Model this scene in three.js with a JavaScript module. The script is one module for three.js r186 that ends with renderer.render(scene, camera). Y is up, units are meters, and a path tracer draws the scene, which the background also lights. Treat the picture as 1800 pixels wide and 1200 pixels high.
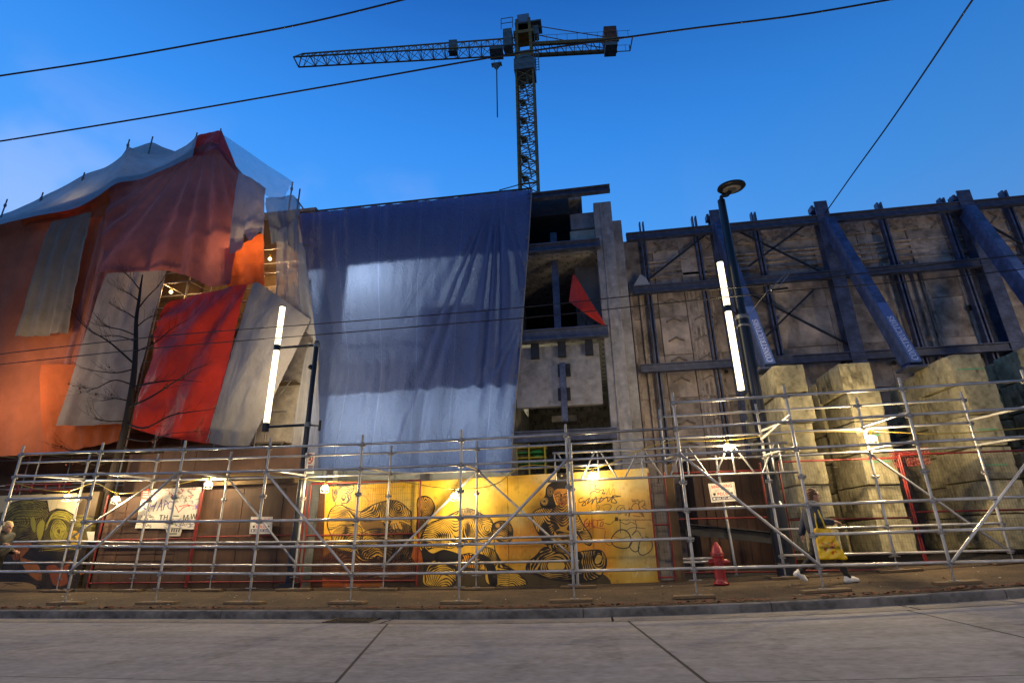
import * as THREE from 'three';
import { RoundedBoxGeometry } from 'three/addons/geometries/RoundedBoxGeometry.js';
import { MarchingCubes } from 'three/addons/objects/MarchingCubes.js';
import { RectAreaLightUniformsLib } from 'three/addons/lights/RectAreaLightUniformsLib.js';
import { mergeGeometries } from 'three/addons/utils/BufferGeometryUtils.js';

// ------------------------------------------------------------------ camera, sky, sun, exposure
const F = 944.5, PW = 1800, PH = 1200;
const scene = new THREE.Scene();
const camera = new THREE.PerspectiveCamera(2 * Math.atan(PH / 2 / F) * 180 / Math.PI, 1024 / 682, 0.1, 2500);
camera.position.set(2.655, 1.117, 10.699);
camera.rotation.set(0.3494, 0.1474, -0.0185, 'YXZ');
camera.updateMatrixWorld(true);
scene.add(camera);
const renderer = new THREE.WebGLRenderer({ antialias: true });
renderer.setSize(1024, 682);
renderer.toneMapping = THREE.LinearToneMapping;
renderer.toneMappingExposure = 1.0;
renderer.shadowMap.enabled = true;
RectAreaLightUniformsLib.init();

let seed = 7;
const rnd = () => { seed = (seed * 1664525 + 1013904223) >>> 0; return seed / 4294967296; };
const rr = (a, b) => a + (b - a) * rnd();
const lerp = (a, b, t) => a + (b - a) * t, clamp = (x, a, b) => Math.min(b, Math.max(a, x));
const sstep = (a, b, x) => { const t = clamp((x - a) / (b - a), 0, 1); return t * t * (3 - 2 * t); };
const V = (x, y, z) => new THREE.Vector3(x, y, z);
// periodic value noise
function h2(i, j) { let n = (i * 374761393 + j * 668265263) | 0; n = Math.imul(n ^ (n >>> 13), 1274126177); return ((n ^ (n >>> 16)) >>> 0) / 4294967296; }
function vn(x, y, per) {
  const xi = Math.floor(x), yi = Math.floor(y), fx = x - xi, fy = y - yi, w = k => ((k % per) + per) % per;
  const sx = fx * fx * (3 - 2 * fx), sy = fy * fy * (3 - 2 * fy);
  return lerp(lerp(h2(w(xi), w(yi)), h2(w(xi + 1), w(yi)), sx), lerp(h2(w(xi), w(yi + 1)), h2(w(xi + 1), w(yi + 1)), sx), sy);
}
function fbm(u, v, per, oct = 5) { let s = 0, a = 0.5, t = 0; for (let o = 0; o < oct; o++) { s += a * vn(u * per, v * per + o * 17, per); t += a; per *= 2; a *= 0.55; } return s / t; }

// dusk sky: air and thin clouds only, brightest above the set sun (ahead and to the left)
const SUNAZ = Math.atan2(-0.75, -0.66);         // (z, x) of the afterglow
function skyColor(d) {
  const e = Math.max(0, Math.asin(clamp(d.y, -1, 1)) * 180 / Math.PI);
  const K = [[0, .26, .50, .95], [18, .16, .43, .97], [30, .075, .345, .93], [40, .038, .26, .82], [52, .016, .135, .52], [70, .010, .075, .31], [90, .010, .072, .29]];
  let i = 0; while (i < K.length - 2 && e > K[i + 1][0]) i++;
  const t = clamp((e - K[i][0]) / (K[i + 1][0] - K[i][0]), 0, 1), c = [1, 2, 3].map(k => lerp(K[i][k], K[i + 1][k], t));
  const az = Math.cos(Math.atan2(d.z, d.x) - SUNAZ), low = 1 - Math.sin(e * Math.PI / 180);
  const f = lerp(1, lerp(.16, 1.13, (1 + az) / 2), .35 + .65 * Math.pow(low, .35));
  const u = Math.atan2(d.z, d.x) / 6.2832 + .5, v = e / 90;
  let cl = fbm(u * 5 + .15, v * 2.2, 8, 6) * .75 + .25 * fbm(u * 2, v, 8, 3); cl = sstep(.47, .66, cl) * sstep(6, 16, e) * (1 - sstep(26, 40, e)) * sstep(.45, .98, az);
  return [c[0] * f + cl * .17, c[1] * f + cl * .1, c[2] * f + cl * .03];
}
const SW = 1024, SH = 512, skyData = new Float32Array(SW * SH * 4);
for (let j = 0; j < SH; j++) for (let i = 0; i < SW; i++) {
  const th = ((j + .5) / SH - .5) * Math.PI, ph = ((i + .5) / SW - .5) * 2 * Math.PI;
  const c = skyColor({ x: Math.cos(th) * Math.cos(ph), y: Math.sin(th), z: Math.cos(th) * Math.sin(ph) });
  const k = (j * SW + i) * 4; skyData[k] = c[0]; skyData[k + 1] = c[1]; skyData[k + 2] = c[2]; skyData[k + 3] = 1;
}
const sky = new THREE.DataTexture(skyData, SW, SH, THREE.RGBAFormat, THREE.FloatType);
sky.mapping = THREE.EquirectangularReflectionMapping; sky.magFilter = sky.minFilter = THREE.LinearFilter; sky.wrapS = THREE.RepeatWrapping; sky.needsUpdate = true;
scene.background = sky; scene.environment = sky;
const sun = new THREE.DirectionalLight(new THREE.Color(1, .78, .6), 0.12);
sun.position.set(-66, 12, -75); sun.target.position.set(0, 3, 0); sun.castShadow = true; sun.shadow.radius = 30;
Object.assign(sun.shadow.camera, { left: -45, right: 45, top: 40, bottom: -40, near: 1, far: 260 }); sun.shadow.mapSize.set(2048, 2048);
scene.add(sun, sun.target);

// ------------------------------------------------------------------ photo pixel -> point on a plane
const C0 = camera.position.clone(), CM = camera.matrixWorld;
function ray(px, py) { return V((px - 900) / F, (600 - py) / F, -1).transformDirection(CM); }
function Z(px, py, z) { const d = ray(px, py); return C0.clone().addScaledVector(d, (z - C0.z) / d.z); }
function Y(px, py, y) { const d = ray(px, py); return C0.clone().addScaledVector(d, (y - C0.y) / d.y); }
function grade(x) { const a = clamp(x, 0, 9); return -.02 + .0033 * a * a + .006 * a + (x > 9 ? Math.min(x - 9, 40) * .065 : 0); }
const walkY = (x, z) => grade(x) + Math.max(0, -z) * .042;
const roadY = (x, z) => grade(x) - .118 + clamp(z - 1, 0, 5) * .006;

// ------------------------------------------------------------------ object helpers
const taken = {}, offs = new WeakMap();
function numbered(n) { taken[n] = (taken[n] || 0) + 1; return taken[n] === 1 ? n : n + '_' + String(taken[n] - 1).padStart(3, '0'); }
function tag(o, label, category, group, kind) { o.userData = { label, category }; if (group) o.userData.group = group; if (kind) o.userData.kind = kind; return o; }
function thing(name, label, category, base, group) {
  const g = new THREE.Group(); g.name = numbered(name); g.position.copy(base); offs.set(g, base.clone()); scene.add(g); return tag(g, label, category, group);
}
function part(name, geo, mat, parent) {
  const g = Array.isArray(geo) ? merge(geo) : geo;
  const o = offs.get(parent); g.translate(-o.x, -o.y, -o.z);
  const m = new THREE.Mesh(g, mat); m.name = name; m.castShadow = m.receiveShadow = true; offs.set(m, o); parent.add(m); return m;
}
function solo(name, geo, mat, label, category, group, base) {
  let g = Array.isArray(geo) ? merge(geo) : geo;
  if (!base) { g.computeBoundingBox(); const b = g.boundingBox; base = V((b.min.x + b.max.x) / 2, b.min.y, (b.min.z + b.max.z) / 2); }
  g.translate(-base.x, -base.y, -base.z);
  const m = new THREE.Mesh(g, mat); m.name = numbered(name); m.position.copy(base); m.castShadow = m.receiveShadow = true; scene.add(m); offs.set(m, base.clone());
  return tag(m, label, category, group);
}
function struct(name, geo, mat, label, category) { const m = solo(name, geo, mat, label, category); m.userData.kind = 'structure'; return m; }
function merge(list) {
  const a = list.map(g => { const n = g.index ? g.toNonIndexed() : g; for (const k of Object.keys(n.attributes)) if (!['position', 'normal', 'uv'].includes(k)) n.deleteAttribute(k); return n; });
  return a.length === 1 ? a[0] : mergeGeometries(a, false);
}
// planar uv in metres, by the face's main direction
function wuv(g, s = 1, ox = 0, oy = 0) {
  g = g.index ? g.toNonIndexed() : g; const p = g.attributes.position, n = p.count, uv = new Float32Array(n * 2);
  const a = V(), b = V(), c = V(), nn = V();
  for (let i = 0; i < n; i += 3) {
    a.fromBufferAttribute(p, i); b.fromBufferAttribute(p, i + 1); c.fromBufferAttribute(p, i + 2);
    nn.copy(b).sub(a).cross(c.clone().sub(a)); const x = Math.abs(nn.x), y = Math.abs(nn.y), z = Math.abs(nn.z);
    [a, b, c].forEach((q, k) => {
      const [u, v] = x > y && x > z ? [q.z, q.y] : y > z ? [q.x, q.z] : [q.x, q.y];
      uv[(i + k) * 2] = u * s + ox; uv[(i + k) * 2 + 1] = v * s + oy;
    });
  }
  g.setAttribute('uv', new THREE.BufferAttribute(uv, 2)); return g;
}
function tube(a, b, r, seg = 8, r2 = r, open = false) {
  const d = b.clone().sub(a), g = new THREE.CylinderGeometry(r2, r, d.length(), seg, 1, open);
  g.applyQuaternion(new THREE.Quaternion().setFromUnitVectors(V(0, 1, 0), d.clone().normalize()));
  return g.translate((a.x + b.x) / 2, (a.y + b.y) / 2, (a.z + b.z) / 2);
}
function box(x0, x1, y0, y1, z0, z1) { return wuv(new THREE.BoxGeometry(x1 - x0, y1 - y0, z1 - z0).translate((x0 + x1) / 2, (y0 + y1) / 2, (z0 + z1) / 2)); }
function rbox(x0, x1, y0, y1, z0, z1, r = .02) { return wuv(new RoundedBoxGeometry(x1 - x0, y1 - y0, z1 - z0, 1, r).translate((x0 + x1) / 2, (y0 + y1) / 2, (z0 + z1) / 2)); }
// a bar of w x h section from a to b ("up" decides the roll)
function bar(a, b, w, h, up = V(0, 1, 0)) {
  const d = b.clone().sub(a), L = d.length(), g = wuv(new THREE.BoxGeometry(w, h, L));
  const m = new THREE.Matrix4().lookAt(b, a, up); return g.applyMatrix4(m).translate((a.x + b.x) / 2, (a.y + b.y) / 2, (a.z + b.z) / 2);
}
// an I section of height h, flange w, from a to b
function ibeam(a, b, w, h, t = .02, up = V(0, 1, 0)) {
  const s = new THREE.Shape(), x = w / 2, y = h / 2, k = t * .7;
  [[-x, -y], [x, -y], [x, -y + t], [k, -y + t], [k, y - t], [x, y - t], [x, y], [-x, y], [-x, y - t], [-k, y - t], [-k, -y + t], [-x, -y + t]].forEach(([u, v], i) => i ? s.lineTo(u, v) : s.moveTo(u, v));
  const L = a.distanceTo(b), g = wuv(new THREE.ExtrudeGeometry(s, { depth: L, bevelEnabled: false }).translate(0, 0, -L / 2));
  return g.applyMatrix4(new THREE.Matrix4().lookAt(b, a, up)).translate((a.x + b.x) / 2, (a.y + b.y) / 2, (a.z + b.z) / 2);
}
function curveTube(pts, r, seg = 24, rs = 6) { return new THREE.TubeGeometry(new THREE.CatmullRomCurve3(pts), seg, r, rs); }
// polyline sampled by length
function poly(pts) {
  const c = pts.length > 2 ? new THREE.CatmullRomCurve3(pts, false, 'catmullrom', .35) : new THREE.LineCurve3(pts[0], pts[1]);
  const N = 200, s = c.getSpacedPoints(N); return t => { const x = clamp(t, 0, 1) * N, i = Math.min(N - 1, Math.floor(x)); return s[i].clone().lerp(s[i + 1], x - i); };
}
// a hanging sheet between a top edge and a bottom edge
function sheet(top, bot, nu, nv, fold, sides) {
  const T = poly(top), B = poly(bot), g = new THREE.PlaneGeometry(1, 1, nu, nv), p = g.attributes.position, uv = g.attributes.uv;
  const W = T(0).distanceTo(T(1)), H = T(.5).distanceTo(B(.5));
  for (let j = 0, k = 0; j <= nv; j++) for (let i = 0; i <= nu; i++, k++) {
    const u = i / nu, v = j / nv, q = T(u).lerp(B(u), v);
    if (sides) { const s = sides(u, v); q.x += s[0]; q.y += s[1]; }
    if (fold) q.z += fold(u, v, q);
    p.setXYZ(k, q.x, q.y, q.z); uv.setXY(k, u * W, (1 - v) * H);
  }
  g.computeVertexNormals(); return g;
}

// ------------------------------------------------------------------ textures and materials
function tex(w, h, fn, srgb = true) {
  const d = new Uint8Array(w * h * 4);
  for (let j = 0, k = 0; j < h; j++) for (let i = 0; i < w; i++, k += 4) { const c = fn(i / w, j / h); for (let q = 0; q < 3; q++) d[k + q] = clamp(c[q] ?? c[0], 0, 255); d[k + 3] = 255; }
  const t = new THREE.DataTexture(d, w, h); t.wrapS = t.wrapT = THREE.RepeatWrapping; t.magFilter = THREE.LinearFilter; t.minFilter = THREE.LinearMipmapLinearFilter; t.generateMipmaps = true; t.anisotropy = 8;
  if (srgb) t.colorSpace = THREE.SRGBColorSpace; t.needsUpdate = true; return t;
}
const rep = (t, x, y = x) => { t.repeat.set(x, y); return t; };
const s8 = l => { l = clamp(l, 0, 1); return 255 * (l <= .0031308 ? l * 12.92 : 1.055 * Math.pow(l, 1 / 2.4) - .055); };
const lin = (r, g, b, k = 1) => [s8(r * k), s8(g * k), s8(b * k)];
const col = (r, g, b) => new THREE.Color().setRGB(r, g, b);
const std = o => new THREE.MeshStandardMaterial({ roughness: .8, metalness: 0, side: THREE.DoubleSide, ...o });
const phy = o => new THREE.MeshPhysicalMaterial({ roughness: .8, metalness: 0, side: THREE.DoubleSide, ...o });
const grain = tex(256, 256, (u, v) => [128 + 110 * (fbm(u, v, 16, 4) - .5) + 60 * (h2(u * 256 | 0, v * 256 | 0) - .5)], false);
function concreteTex(r, g, b, stain = .5, streak = .5, sz = 512) {
  return tex(sz, sz, (u, v) => {
    const n = fbm(u, v, 4, 6), m = fbm(u + .37, v + .11, 24, 4), st = fbm(u * 6 % 1 + Math.floor(u * 6) * .13, v * .5, 8, 4);
    const f = fbm(u * 1, v * .25, 16, 3);
    let k = 1 + (n - .5) * stain * 1.6 + (m - .5) * (.4 + stain * .45) - streak * sstep(.52, .75, f) * .5 * sstep(.35, .6, n);
    if (h2((u * sz) | 0, (v * sz) | 0) > .985) k *= .62;
    const w = (st - .5) * .12; return lin(r * (1 + w), g, b * (1 - w), Math.max(.15, k));
  });
}
const T = {
  facade: concreteTex(.35, .295, .262, 1.2, .8, 1024), block: concreteTex(.37, .33, .2, .9, 1.3), pier: concreteTex(.27, .27, .3, .6, .6), wall: concreteTex(.42, .38, .32, .6, .5),
  kerb: concreteTex(.14, .135, .13, 1.1, .6),
  road: tex(1024, 1024, (u, v) => {
    const n = fbm(u, v, 3, 6), m = fbm(u, v, 48, 3), b = fbm(u * .5, v * 1, 128, 2), s = fbm(u + .2, v * .4, 10, 5);
    const tr = fbm(u * .12 + .4, v, 40, 4), st = fbm(u * .3, v + .6, 6, 5); let k = 1 + (n - .5) * .5 + (m - .5) * .4 + (b - .5) * .35 - .2 * sstep(.55, .72, s) + .3 * (tr - .5) - .16 * sstep(.6, .66, st);
    const h = h2((u * 1024) | 0, (v * 1024) | 0); if (h > .992) k *= 1.35; if (h < .012) k *= .6; return lin(.265, .25, .225, Math.max(.25, k));
  }),
  walk: tex(1024, 1024, (u, v) => {
    const n = fbm(u, v, 5, 6), m = fbm(u, v, 90, 3), h = h2((u * 1024) | 0, (v * 1024) | 0);
    let k = .75 + (n - .5) * .9 + (m - .5) * 1.1; if (h > .975) k *= 2.2; if (h < .06) k *= .55; return lin(.088, .06, .034, Math.max(.15, k));
  }),
  brown: tex(512, 512, (u, v) => { const n = fbm(u * 3 % 1, v * .3, 16, 5), m = fbm(u, v, 5, 5); return lin(.065, .032, .019, .6 + n * .7 + (m - .5) * 1.1); }),
  ply: tex(512, 512, (u, v) => { const n = fbm(u, v * .2, 24, 5), m = fbm(u, v, 4, 5); return lin(.15, .098, .05, .55 + n * .6 + (m - .5) * .8); }),
  wood: tex(256, 256, (u, v) => { const n = fbm(u * .2, v, 32, 5); return lin(.16, .11, .06, .5 + n); }),
  steel: tex(256, 256, (u, v) => { const n = fbm(u, v, 6, 5), m = fbm(u, v, 40, 3); return [255 * (.78 + (n - .5) * .5 + (m - .5) * .25)]; }),
  weave: tex(256, 256, (u, v) => [128 + 50 * Math.sin(u * 6.2832 * 64) + 50 * Math.sin(v * 6.2832 * 64)], false),
  dirt: tex(512, 512, (u, v) => { const n = fbm(u, v, 4, 6), f = fbm(u, v * .3, 12, 4); return [255 * clamp(.86 + (n - .5) * .5 - .3 * sstep(.55, .75, f), 0, 1)]; }),
};
T.film = tex(512, 512, (u, v) => { const n = fbm(u, v, 3, 5), m = fbm(u, v, 20, 3); return [255 * clamp(.88 + (n - .5) * .22 + (m - .5) * .1, 0, 1)]; });
T.crease = tex(512, 512, (u, v) => {
  const a = fbm(u, v * .3, 6, 5), b = fbm(u * .7 + .3, v, 9, 4); return [255 * (.5 * Math.abs(Math.sin(a * 22)) + .5 * Math.pow(Math.abs(Math.sin(b * 14)), .6))];
}, false);
const M = {
  galv: std({ color: col(.84, .83, .8), metalness: .35, roughness: .34, map: T.steel, roughnessMap: null }),
  clamp: std({ color: col(.5, .48, .45), metalness: .4, roughness: .5, map: T.steel }),
  steel: std({ color: col(.12, .15, .28), roughness: .5, map: T.steel, metalness: .1 }),
  steelDark: std({ color: col(.03, .032, .042), roughness: .55, map: T.steel }),
  raker: std({ color: col(.1, .16, .36), roughness: .42, map: T.steel }),
  black: std({ color: col(.014, .014, .017), roughness: .42 }),
  poleBlack: std({ color: col(.02, .022, .03), roughness: .3, metalness: .2 }),
  crane: std({ color: col(.75, .34, .06), roughness: .55, map: T.steel }),
  craneGrey: std({ color: col(.42, .38, .34), roughness: .6, map: T.steel }),
  craneRed: std({ color: col(.62, .17, .07), roughness: .7, map: T.steel }),
  wire: std({ color: col(.012, .012, .014), roughness: .6 }),
  red: std({ color: col(.26, .018, .014), roughness: .5, map: T.dirt }),
  mesh: std({ color: col(.09, .07, .05), roughness: .6, metalness: .3 }),
  wood: std({ map: T.wood, roughness: .9, bumpMap: grain, bumpScale: .004 }),
  cable: std({ color: col(.5, .36, .05), roughness: .6 }),
  facade: std({ map: rep(T.facade, .22), roughness: .95, bumpMap: rep(grain.clone(), 1.1), bumpScale: .012 }),
  facadeTrim: std({ map: rep(T.facade.clone(), .5), roughness: .95, bumpMap: rep(grain.clone(), 1.6), bumpScale: .01 }),
  block: std({ map: rep(T.block, .45), roughness: .95, bumpMap: rep(grain.clone(), 1.3), bumpScale: .007 }),
  pier: std({ map: rep(T.pier, .3), roughness: .92, bumpMap: rep(grain.clone(), 1.2), bumpScale: .008 }),
  wall: std({ map: rep(T.wall, .3), roughness: .93 }),
  innerDark: std({ color: col(.34, .33, .32), roughness: .95, map: T.dirt }),
  innerPale: std({ color: col(.34, .33, .32), roughness: .95, map: rep(T.dirt.clone(), .3) }),
  ply: std({ map: rep(T.ply, .4), roughness: .9 }),
  brown: std({ map: rep(T.brown, .35), roughness: .75, bumpMap: rep(grain.clone(), 1), bumpScale: .003 }),
  road: std({ map: rep(T.road, .22), roughness: .88, bumpMap: rep(grain.clone(), 2.2), bumpScale: .004 }),
  gutter: std({ map: rep(T.road.clone(), .5), roughness: .85, color: col(.85, .82, .78) }),
  walk: std({ map: rep(T.walk, .45), roughness: .97, bumpMap: rep(grain.clone(), 3), bumpScale: .012 }),
  kerb: std({ map: rep(T.kerb, .5), roughness: .92, bumpMap: rep(grain.clone(), 2), bumpScale: .006 }),
  soil: std({ color: col(.06, .05, .04), roughness: 1, map: T.dirt }),
  tar: std({ color: col(.018, .017, .017), roughness: .8 }),
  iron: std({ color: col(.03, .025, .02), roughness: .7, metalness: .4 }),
  white: std({ color: col(.7, .7, .68), roughness: .6, map: T.dirt }),
  hydrant: std({ color: col(.38, .025, .03), roughness: .38, map: T.dirt }),
  bark: std({ color: col(.035, .026, .02), roughness: .95, bumpMap: rep(grain.clone(), 4), bumpScale: .01 }),
  leaf: std({ color: col(.16, .05, .02), roughness: .9 }),
};
function tarpMat(r, g, b, tr, o = {}) {
  return phy({ color: col(r, g, b), map: rep(T.film.clone(), o.rep || .2), transmission: tr, thickness: 0, roughness: 1, clearcoat: o.coat ?? .12, clearcoatRoughness: o.rough ?? .45, bumpMap: rep(T.crease.clone(), o.cr || .35), bumpScale: o.bump ?? .008, ior: 1.3, specularIntensity: o.spec ?? .5, ...(o.x || {}) });
}
const TM = {
  blue0: tarpMat(.62, .66, .78, .42, { rough: .62, bump: .018, cr: .3 }),
  maroon: tarpMat(.6, .21, .19, .4), orange: tarpMat(.75, .17, .05, .4), rust: tarpMat(.62, .18, .09, .38), red: tarpMat(.88, .06, .035, .3, { rough: .28, coat: .5 }),
  pink: tarpMat(.6, .24, .2, .4), tan: tarpMat(.4, .33, .26, .35), pale: tarpMat(.55, .47, .42, .4), grey: tarpMat(.46, .44, .45, .3, { rough: .5 }),
  white: tarpMat(.58, .58, .6, .4), lav: tarpMat(.44, .46, .58, .4), net: tarpMat(.6, .72, .8, .35),
  clear: tarpMat(.62, .66, .76, .4, { rough: .35, x: { transparent: true, opacity: .5 } }),
  sheer: tarpMat(.5, .6, .75, .4, { x: { transparent: true, opacity: .5 } }), darknet: tarpMat(.2, .28, .42, .4, { x: { transparent: true, opacity: .8 } }),
};

// ------------------------------------------------------------------ the ground
function groundGrid(x0, x1, z0, z1, nx, nz, fy) {
  const g = new THREE.PlaneGeometry(1, 1, nx, nz), p = g.attributes.position, uv = g.attributes.uv;
  for (let j = 0, k = 0; j <= nz; j++) for (let i = 0; i <= nx; i++, k++) { const x = lerp(x0, x1, i / nx), z = lerp(z0, z1, j / nz); p.setXYZ(k, x, fy(x, z), z); uv.setXY(k, x, z); }
  g.computeVertexNormals(); return g;
}
struct('ground', groundGrid(-700, 700, -900, 500, 4, 4, () => -.75), M.soil, 'dark bare ground stretching away around the site', 'ground');
struct('site_ground', groundGrid(-40, 40, -60, -2.62, 40, 8, (x, z) => walkY(x, -2.62) - .03), M.soil, 'dark trodden soil behind the site hoarding', 'ground');
const KZ = 1.0;
struct('sidewalk', groundGrid(-40, 40, -2.64, KZ - .17, 160, 20, (x, z) => walkY(x, z) + .012 * (fbm(x * .05, z * .05 + .5, 16, 3) - .5)), M.walk, 'rough brown gravelly sidewalk under the scaffold', 'sidewalk');
const roadBase = struct('road', groundGrid(-40, 40, KZ - .02, 16.5, 80, 8, (x, z) => roadY(x, z) - .05), M.soil, 'grey concrete street with slab joints and tyre marks', 'road');
// gutter pan, kerb stones and road slabs are pieces of the road
const gcuts = [-40, -30, -22, -14.5, -9, -4.6, -.9, 2.75, 7, 11.5, 18, 27, 40];
function slabGeo(c0, c1, z0, z1, fy, jitter) {   // c0(z), c1(z): the joint lines
  const nx = 14, nz = 10, g = new THREE.PlaneGeometry(1, 1, nx, nz), p = g.attributes.position, uv = g.attributes.uv;
  for (let j = 0, k = 0; j <= nz; j++) for (let i = 0; i <= nx; i++, k++) {
    const z = lerp(z0, z1, j / nz), x = lerp(c0(z) + .017, c1(z) - .017, i / nx);
    p.setXYZ(k, x, fy(x, z) + jitter, z); uv.setXY(k, x, z);
  }
  g.computeVertexNormals(); return g;
}
const joint = x0 => { const b = clamp(.225 - .033 * x0, -.4, .5); return z => x0 + b * (z - 1.6); };
for (let i = 0; i < gcuts.length - 1; i++) {
  part('gutter_slab', slabGeo(() => gcuts[i], () => gcuts[i + 1], KZ + .005, KZ + .6, (x, z) => roadY(x, z) + (z > KZ + .3 ? .004 : -.004), 0), M.gutter, roadBase);
}
const rj = [-40, -31, -23, -16.5, -12.3, -8.2, -.77, 2.98, 6.83, 11, 15, 20, 27, 40];
for (let i = 0; i < rj.length - 1; i++) {
  const a = joint(rj[i]), b = joint(rj[i + 1]);
  if (i) part('joint_sealant', slabGeo(z => a(z) - .036, z => a(z) + .036, KZ + .61, 16.4, roadY, -.004), M.tar, roadBase);
  part('road_slab', slabGeo(a, b, KZ + .61, 5.3, roadY, .001 * (i % 2)), M.road, roadBase);
  part('road_slab', slabGeo(a, b, 5.31, 16.4, roadY, .001 * ((i + 1) % 2)), M.road, roadBase);
}
for (let i = 0, x = -38; x < 38; i++) {
  const x1 = x + [3.1, 2.9, 3.3][i % 3], n = 6, gs = [];
  const s = new THREE.Shape([[0, -.25], [.165, -.25], [.165, .09], [.158, .115], [.14, .128], [.02, .128], [0, .12]].map(q => new THREE.Vector2(...q)));
  const g = new THREE.ExtrudeGeometry(s, { depth: x1 - x - .012, steps: n, bevelEnabled: false }), p = g.attributes.position;
  for (let k = 0; k < p.count; k++) { const zz = p.getX(k), yy = p.getY(k), xx = x + p.getZ(k); p.setXYZ(k, xx, grade(xx) - .128 + yy, KZ - .165 + zz); }
  { const ix = g.index; const q = g.toNonIndexed ? g : g; const P = q.attributes.position; for (let t = 0; t < P.count; t += 3) { const a = [P.getX(t), P.getY(t), P.getZ(t)]; P.setXYZ(t, P.getX(t + 1), P.getY(t + 1), P.getZ(t + 1)); P.setXYZ(t + 1, ...a); } g.computeVertexNormals(); }
  part('kerb_stone', wuv(g), M.kerb, roadBase); x = x1;
}
{ // storm drain grate in the gutter
  const c = Y(632, 1089, -.16), g = thing('drain_grate', 'rusty iron drain grate in the gutter below the kerb', 'drain', V(c.x, roadY(c.x, KZ + .3), KZ + .28));
  const y = roadY(c.x, 1.3);
  part('frame', [box(c.x - .4, c.x + .4, y + .002, y + .016, KZ + .03, KZ + .07), box(c.x - .4, c.x + .4, y + .002, y + .016, KZ + .5, KZ + .54), box(c.x - .4, c.x - .36, y + .002, y + .016, KZ + .07, KZ + .5), box(c.x + .36, c.x + .4, y + .002, y + .016, KZ + .07, KZ + .5)], M.iron, g);
  for (let i = 0; i < 9; i++) { const x = c.x - .32 + i * .08; part('grate_bar', box(x - .018, x + .018, y + .004, y + .02, KZ + .07, KZ + .5), M.iron, g); }
}
{ // fallen leaves along the kerb, paper scraps
  const gs = [], lg = (x, z, s) => { const g = new THREE.CircleGeometry(s, 5); g.rotateX(-1.57 + rr(-.5, .5)); g.rotateY(rnd() * 6.3); return g.translate(x, walkY(x, z) + .018 + rnd() * .015, z); };
  for (let i = 0; i < 2600; i++) {
    const x = rr(-14, 12), cl = fbm(x * .05 + .5, .3, 32, 3); if (cl < .42) { if (rnd() < .7) continue; }
    const z = KZ - .19 - Math.abs(rr(-1, 1) * rr(0, 1)) * .35; gs.push(lg(x, z, rr(.012, .035)));
  }
  for (let i = 0; i < 500; i++) gs.push(lg(rr(-14, 12), rr(-2.2, .8), rr(.008, .02)));
  const o = solo('fallen_leaves', gs, M.leaf, 'brown fallen leaves scattered along the kerb edge', 'leaves', null); o.userData.kind = 'stuff';
  const ps = []; for (let i = 0; i < 160; i++) { const x = rr(-10, 11), z = rr(-2.2, .4), g = new THREE.PlaneGeometry(rr(.01, .04), rr(.01, .035)); g.rotateX(-1.4); g.rotateY(rnd() * 6); ps.push(g.translate(x, walkY(x, z) + .02, z)); }
  const l = solo('litter', ps, M.white, 'small white paper scraps scattered on the sidewalk', 'litter', null); l.userData.kind = 'stuff';
}

// ------------------------------------------------------------------ scaffold along the street
const LV = l => .55 + .5 * l;
const fx = [-10.47, -8.37, -6.29, -4.246, -2.146, -.015, 2.115, 4.253, 6.339, 8.389, 10.45];   // front standards
const bow = [-.07, -.05, -.005, .025, .045, .045, .03, .01, -.02, -.045, -.07].map(v => -v);       // settlement of each post
const rx = [-12.7, -10.595, -8.549, -6.477, -4.381, -2.222, -.097, 2.097, 4.19, 6.306, 8.42, 10.5];   // rear standards
const rb = [.1, .09, .02, -.01, -.03, -.04, -.03, -.01, .02, .04, .06, .08].map(v => v + .08);
const RZ = -1.85, TR = .0265;
const scaf = thing('scaffold', 'long galvanised tube scaffold standing on the sidewalk before the site', 'scaffold', V(0, 0, -.9));
const fN = (i, l) => V(fx[i], LV(l) + bow[i], 0), rN = (i, l) => V(rx[i], LV(l) + rb[i], RZ);
function collar(p, parent) { part('coupler', [tube(p.clone().add(V(0, -.055, 0)), p.clone().add(V(0, -.035, 0)), .06, 10), tube(p.clone().add(V(0, -.035, 0)), p.clone().add(V(0, .04, 0)), .034, 8), tube(p.clone().add(V(-.07, -.01, 0)), p.clone().add(V(.07, -.01, 0)), .03, 6)], M.clamp, parent); }
function standard(x, z, y0, y1, levels, plate = true) {
  const s = part('standard', tube(V(x, y0 + (plate ? .24 : 0), z), V(x, y1, z), TR, 10), M.galv, scaf);
  for (const y of levels) if (y < y1) collar(V(x, y, z), s);
  if (plate) part('base_jack', [tube(V(x, y0 + .01, z), V(x, y0 + .3, z), .017, 8), box(x - .075, x + .075, y0, y0 + .01, z - .075, z + .075), tube(V(x - .11, y0 + .235, z), V(x + .11, y0 + .235, z), .012, 6)], M.clamp, s);
}
const soleNames = [];
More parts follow.
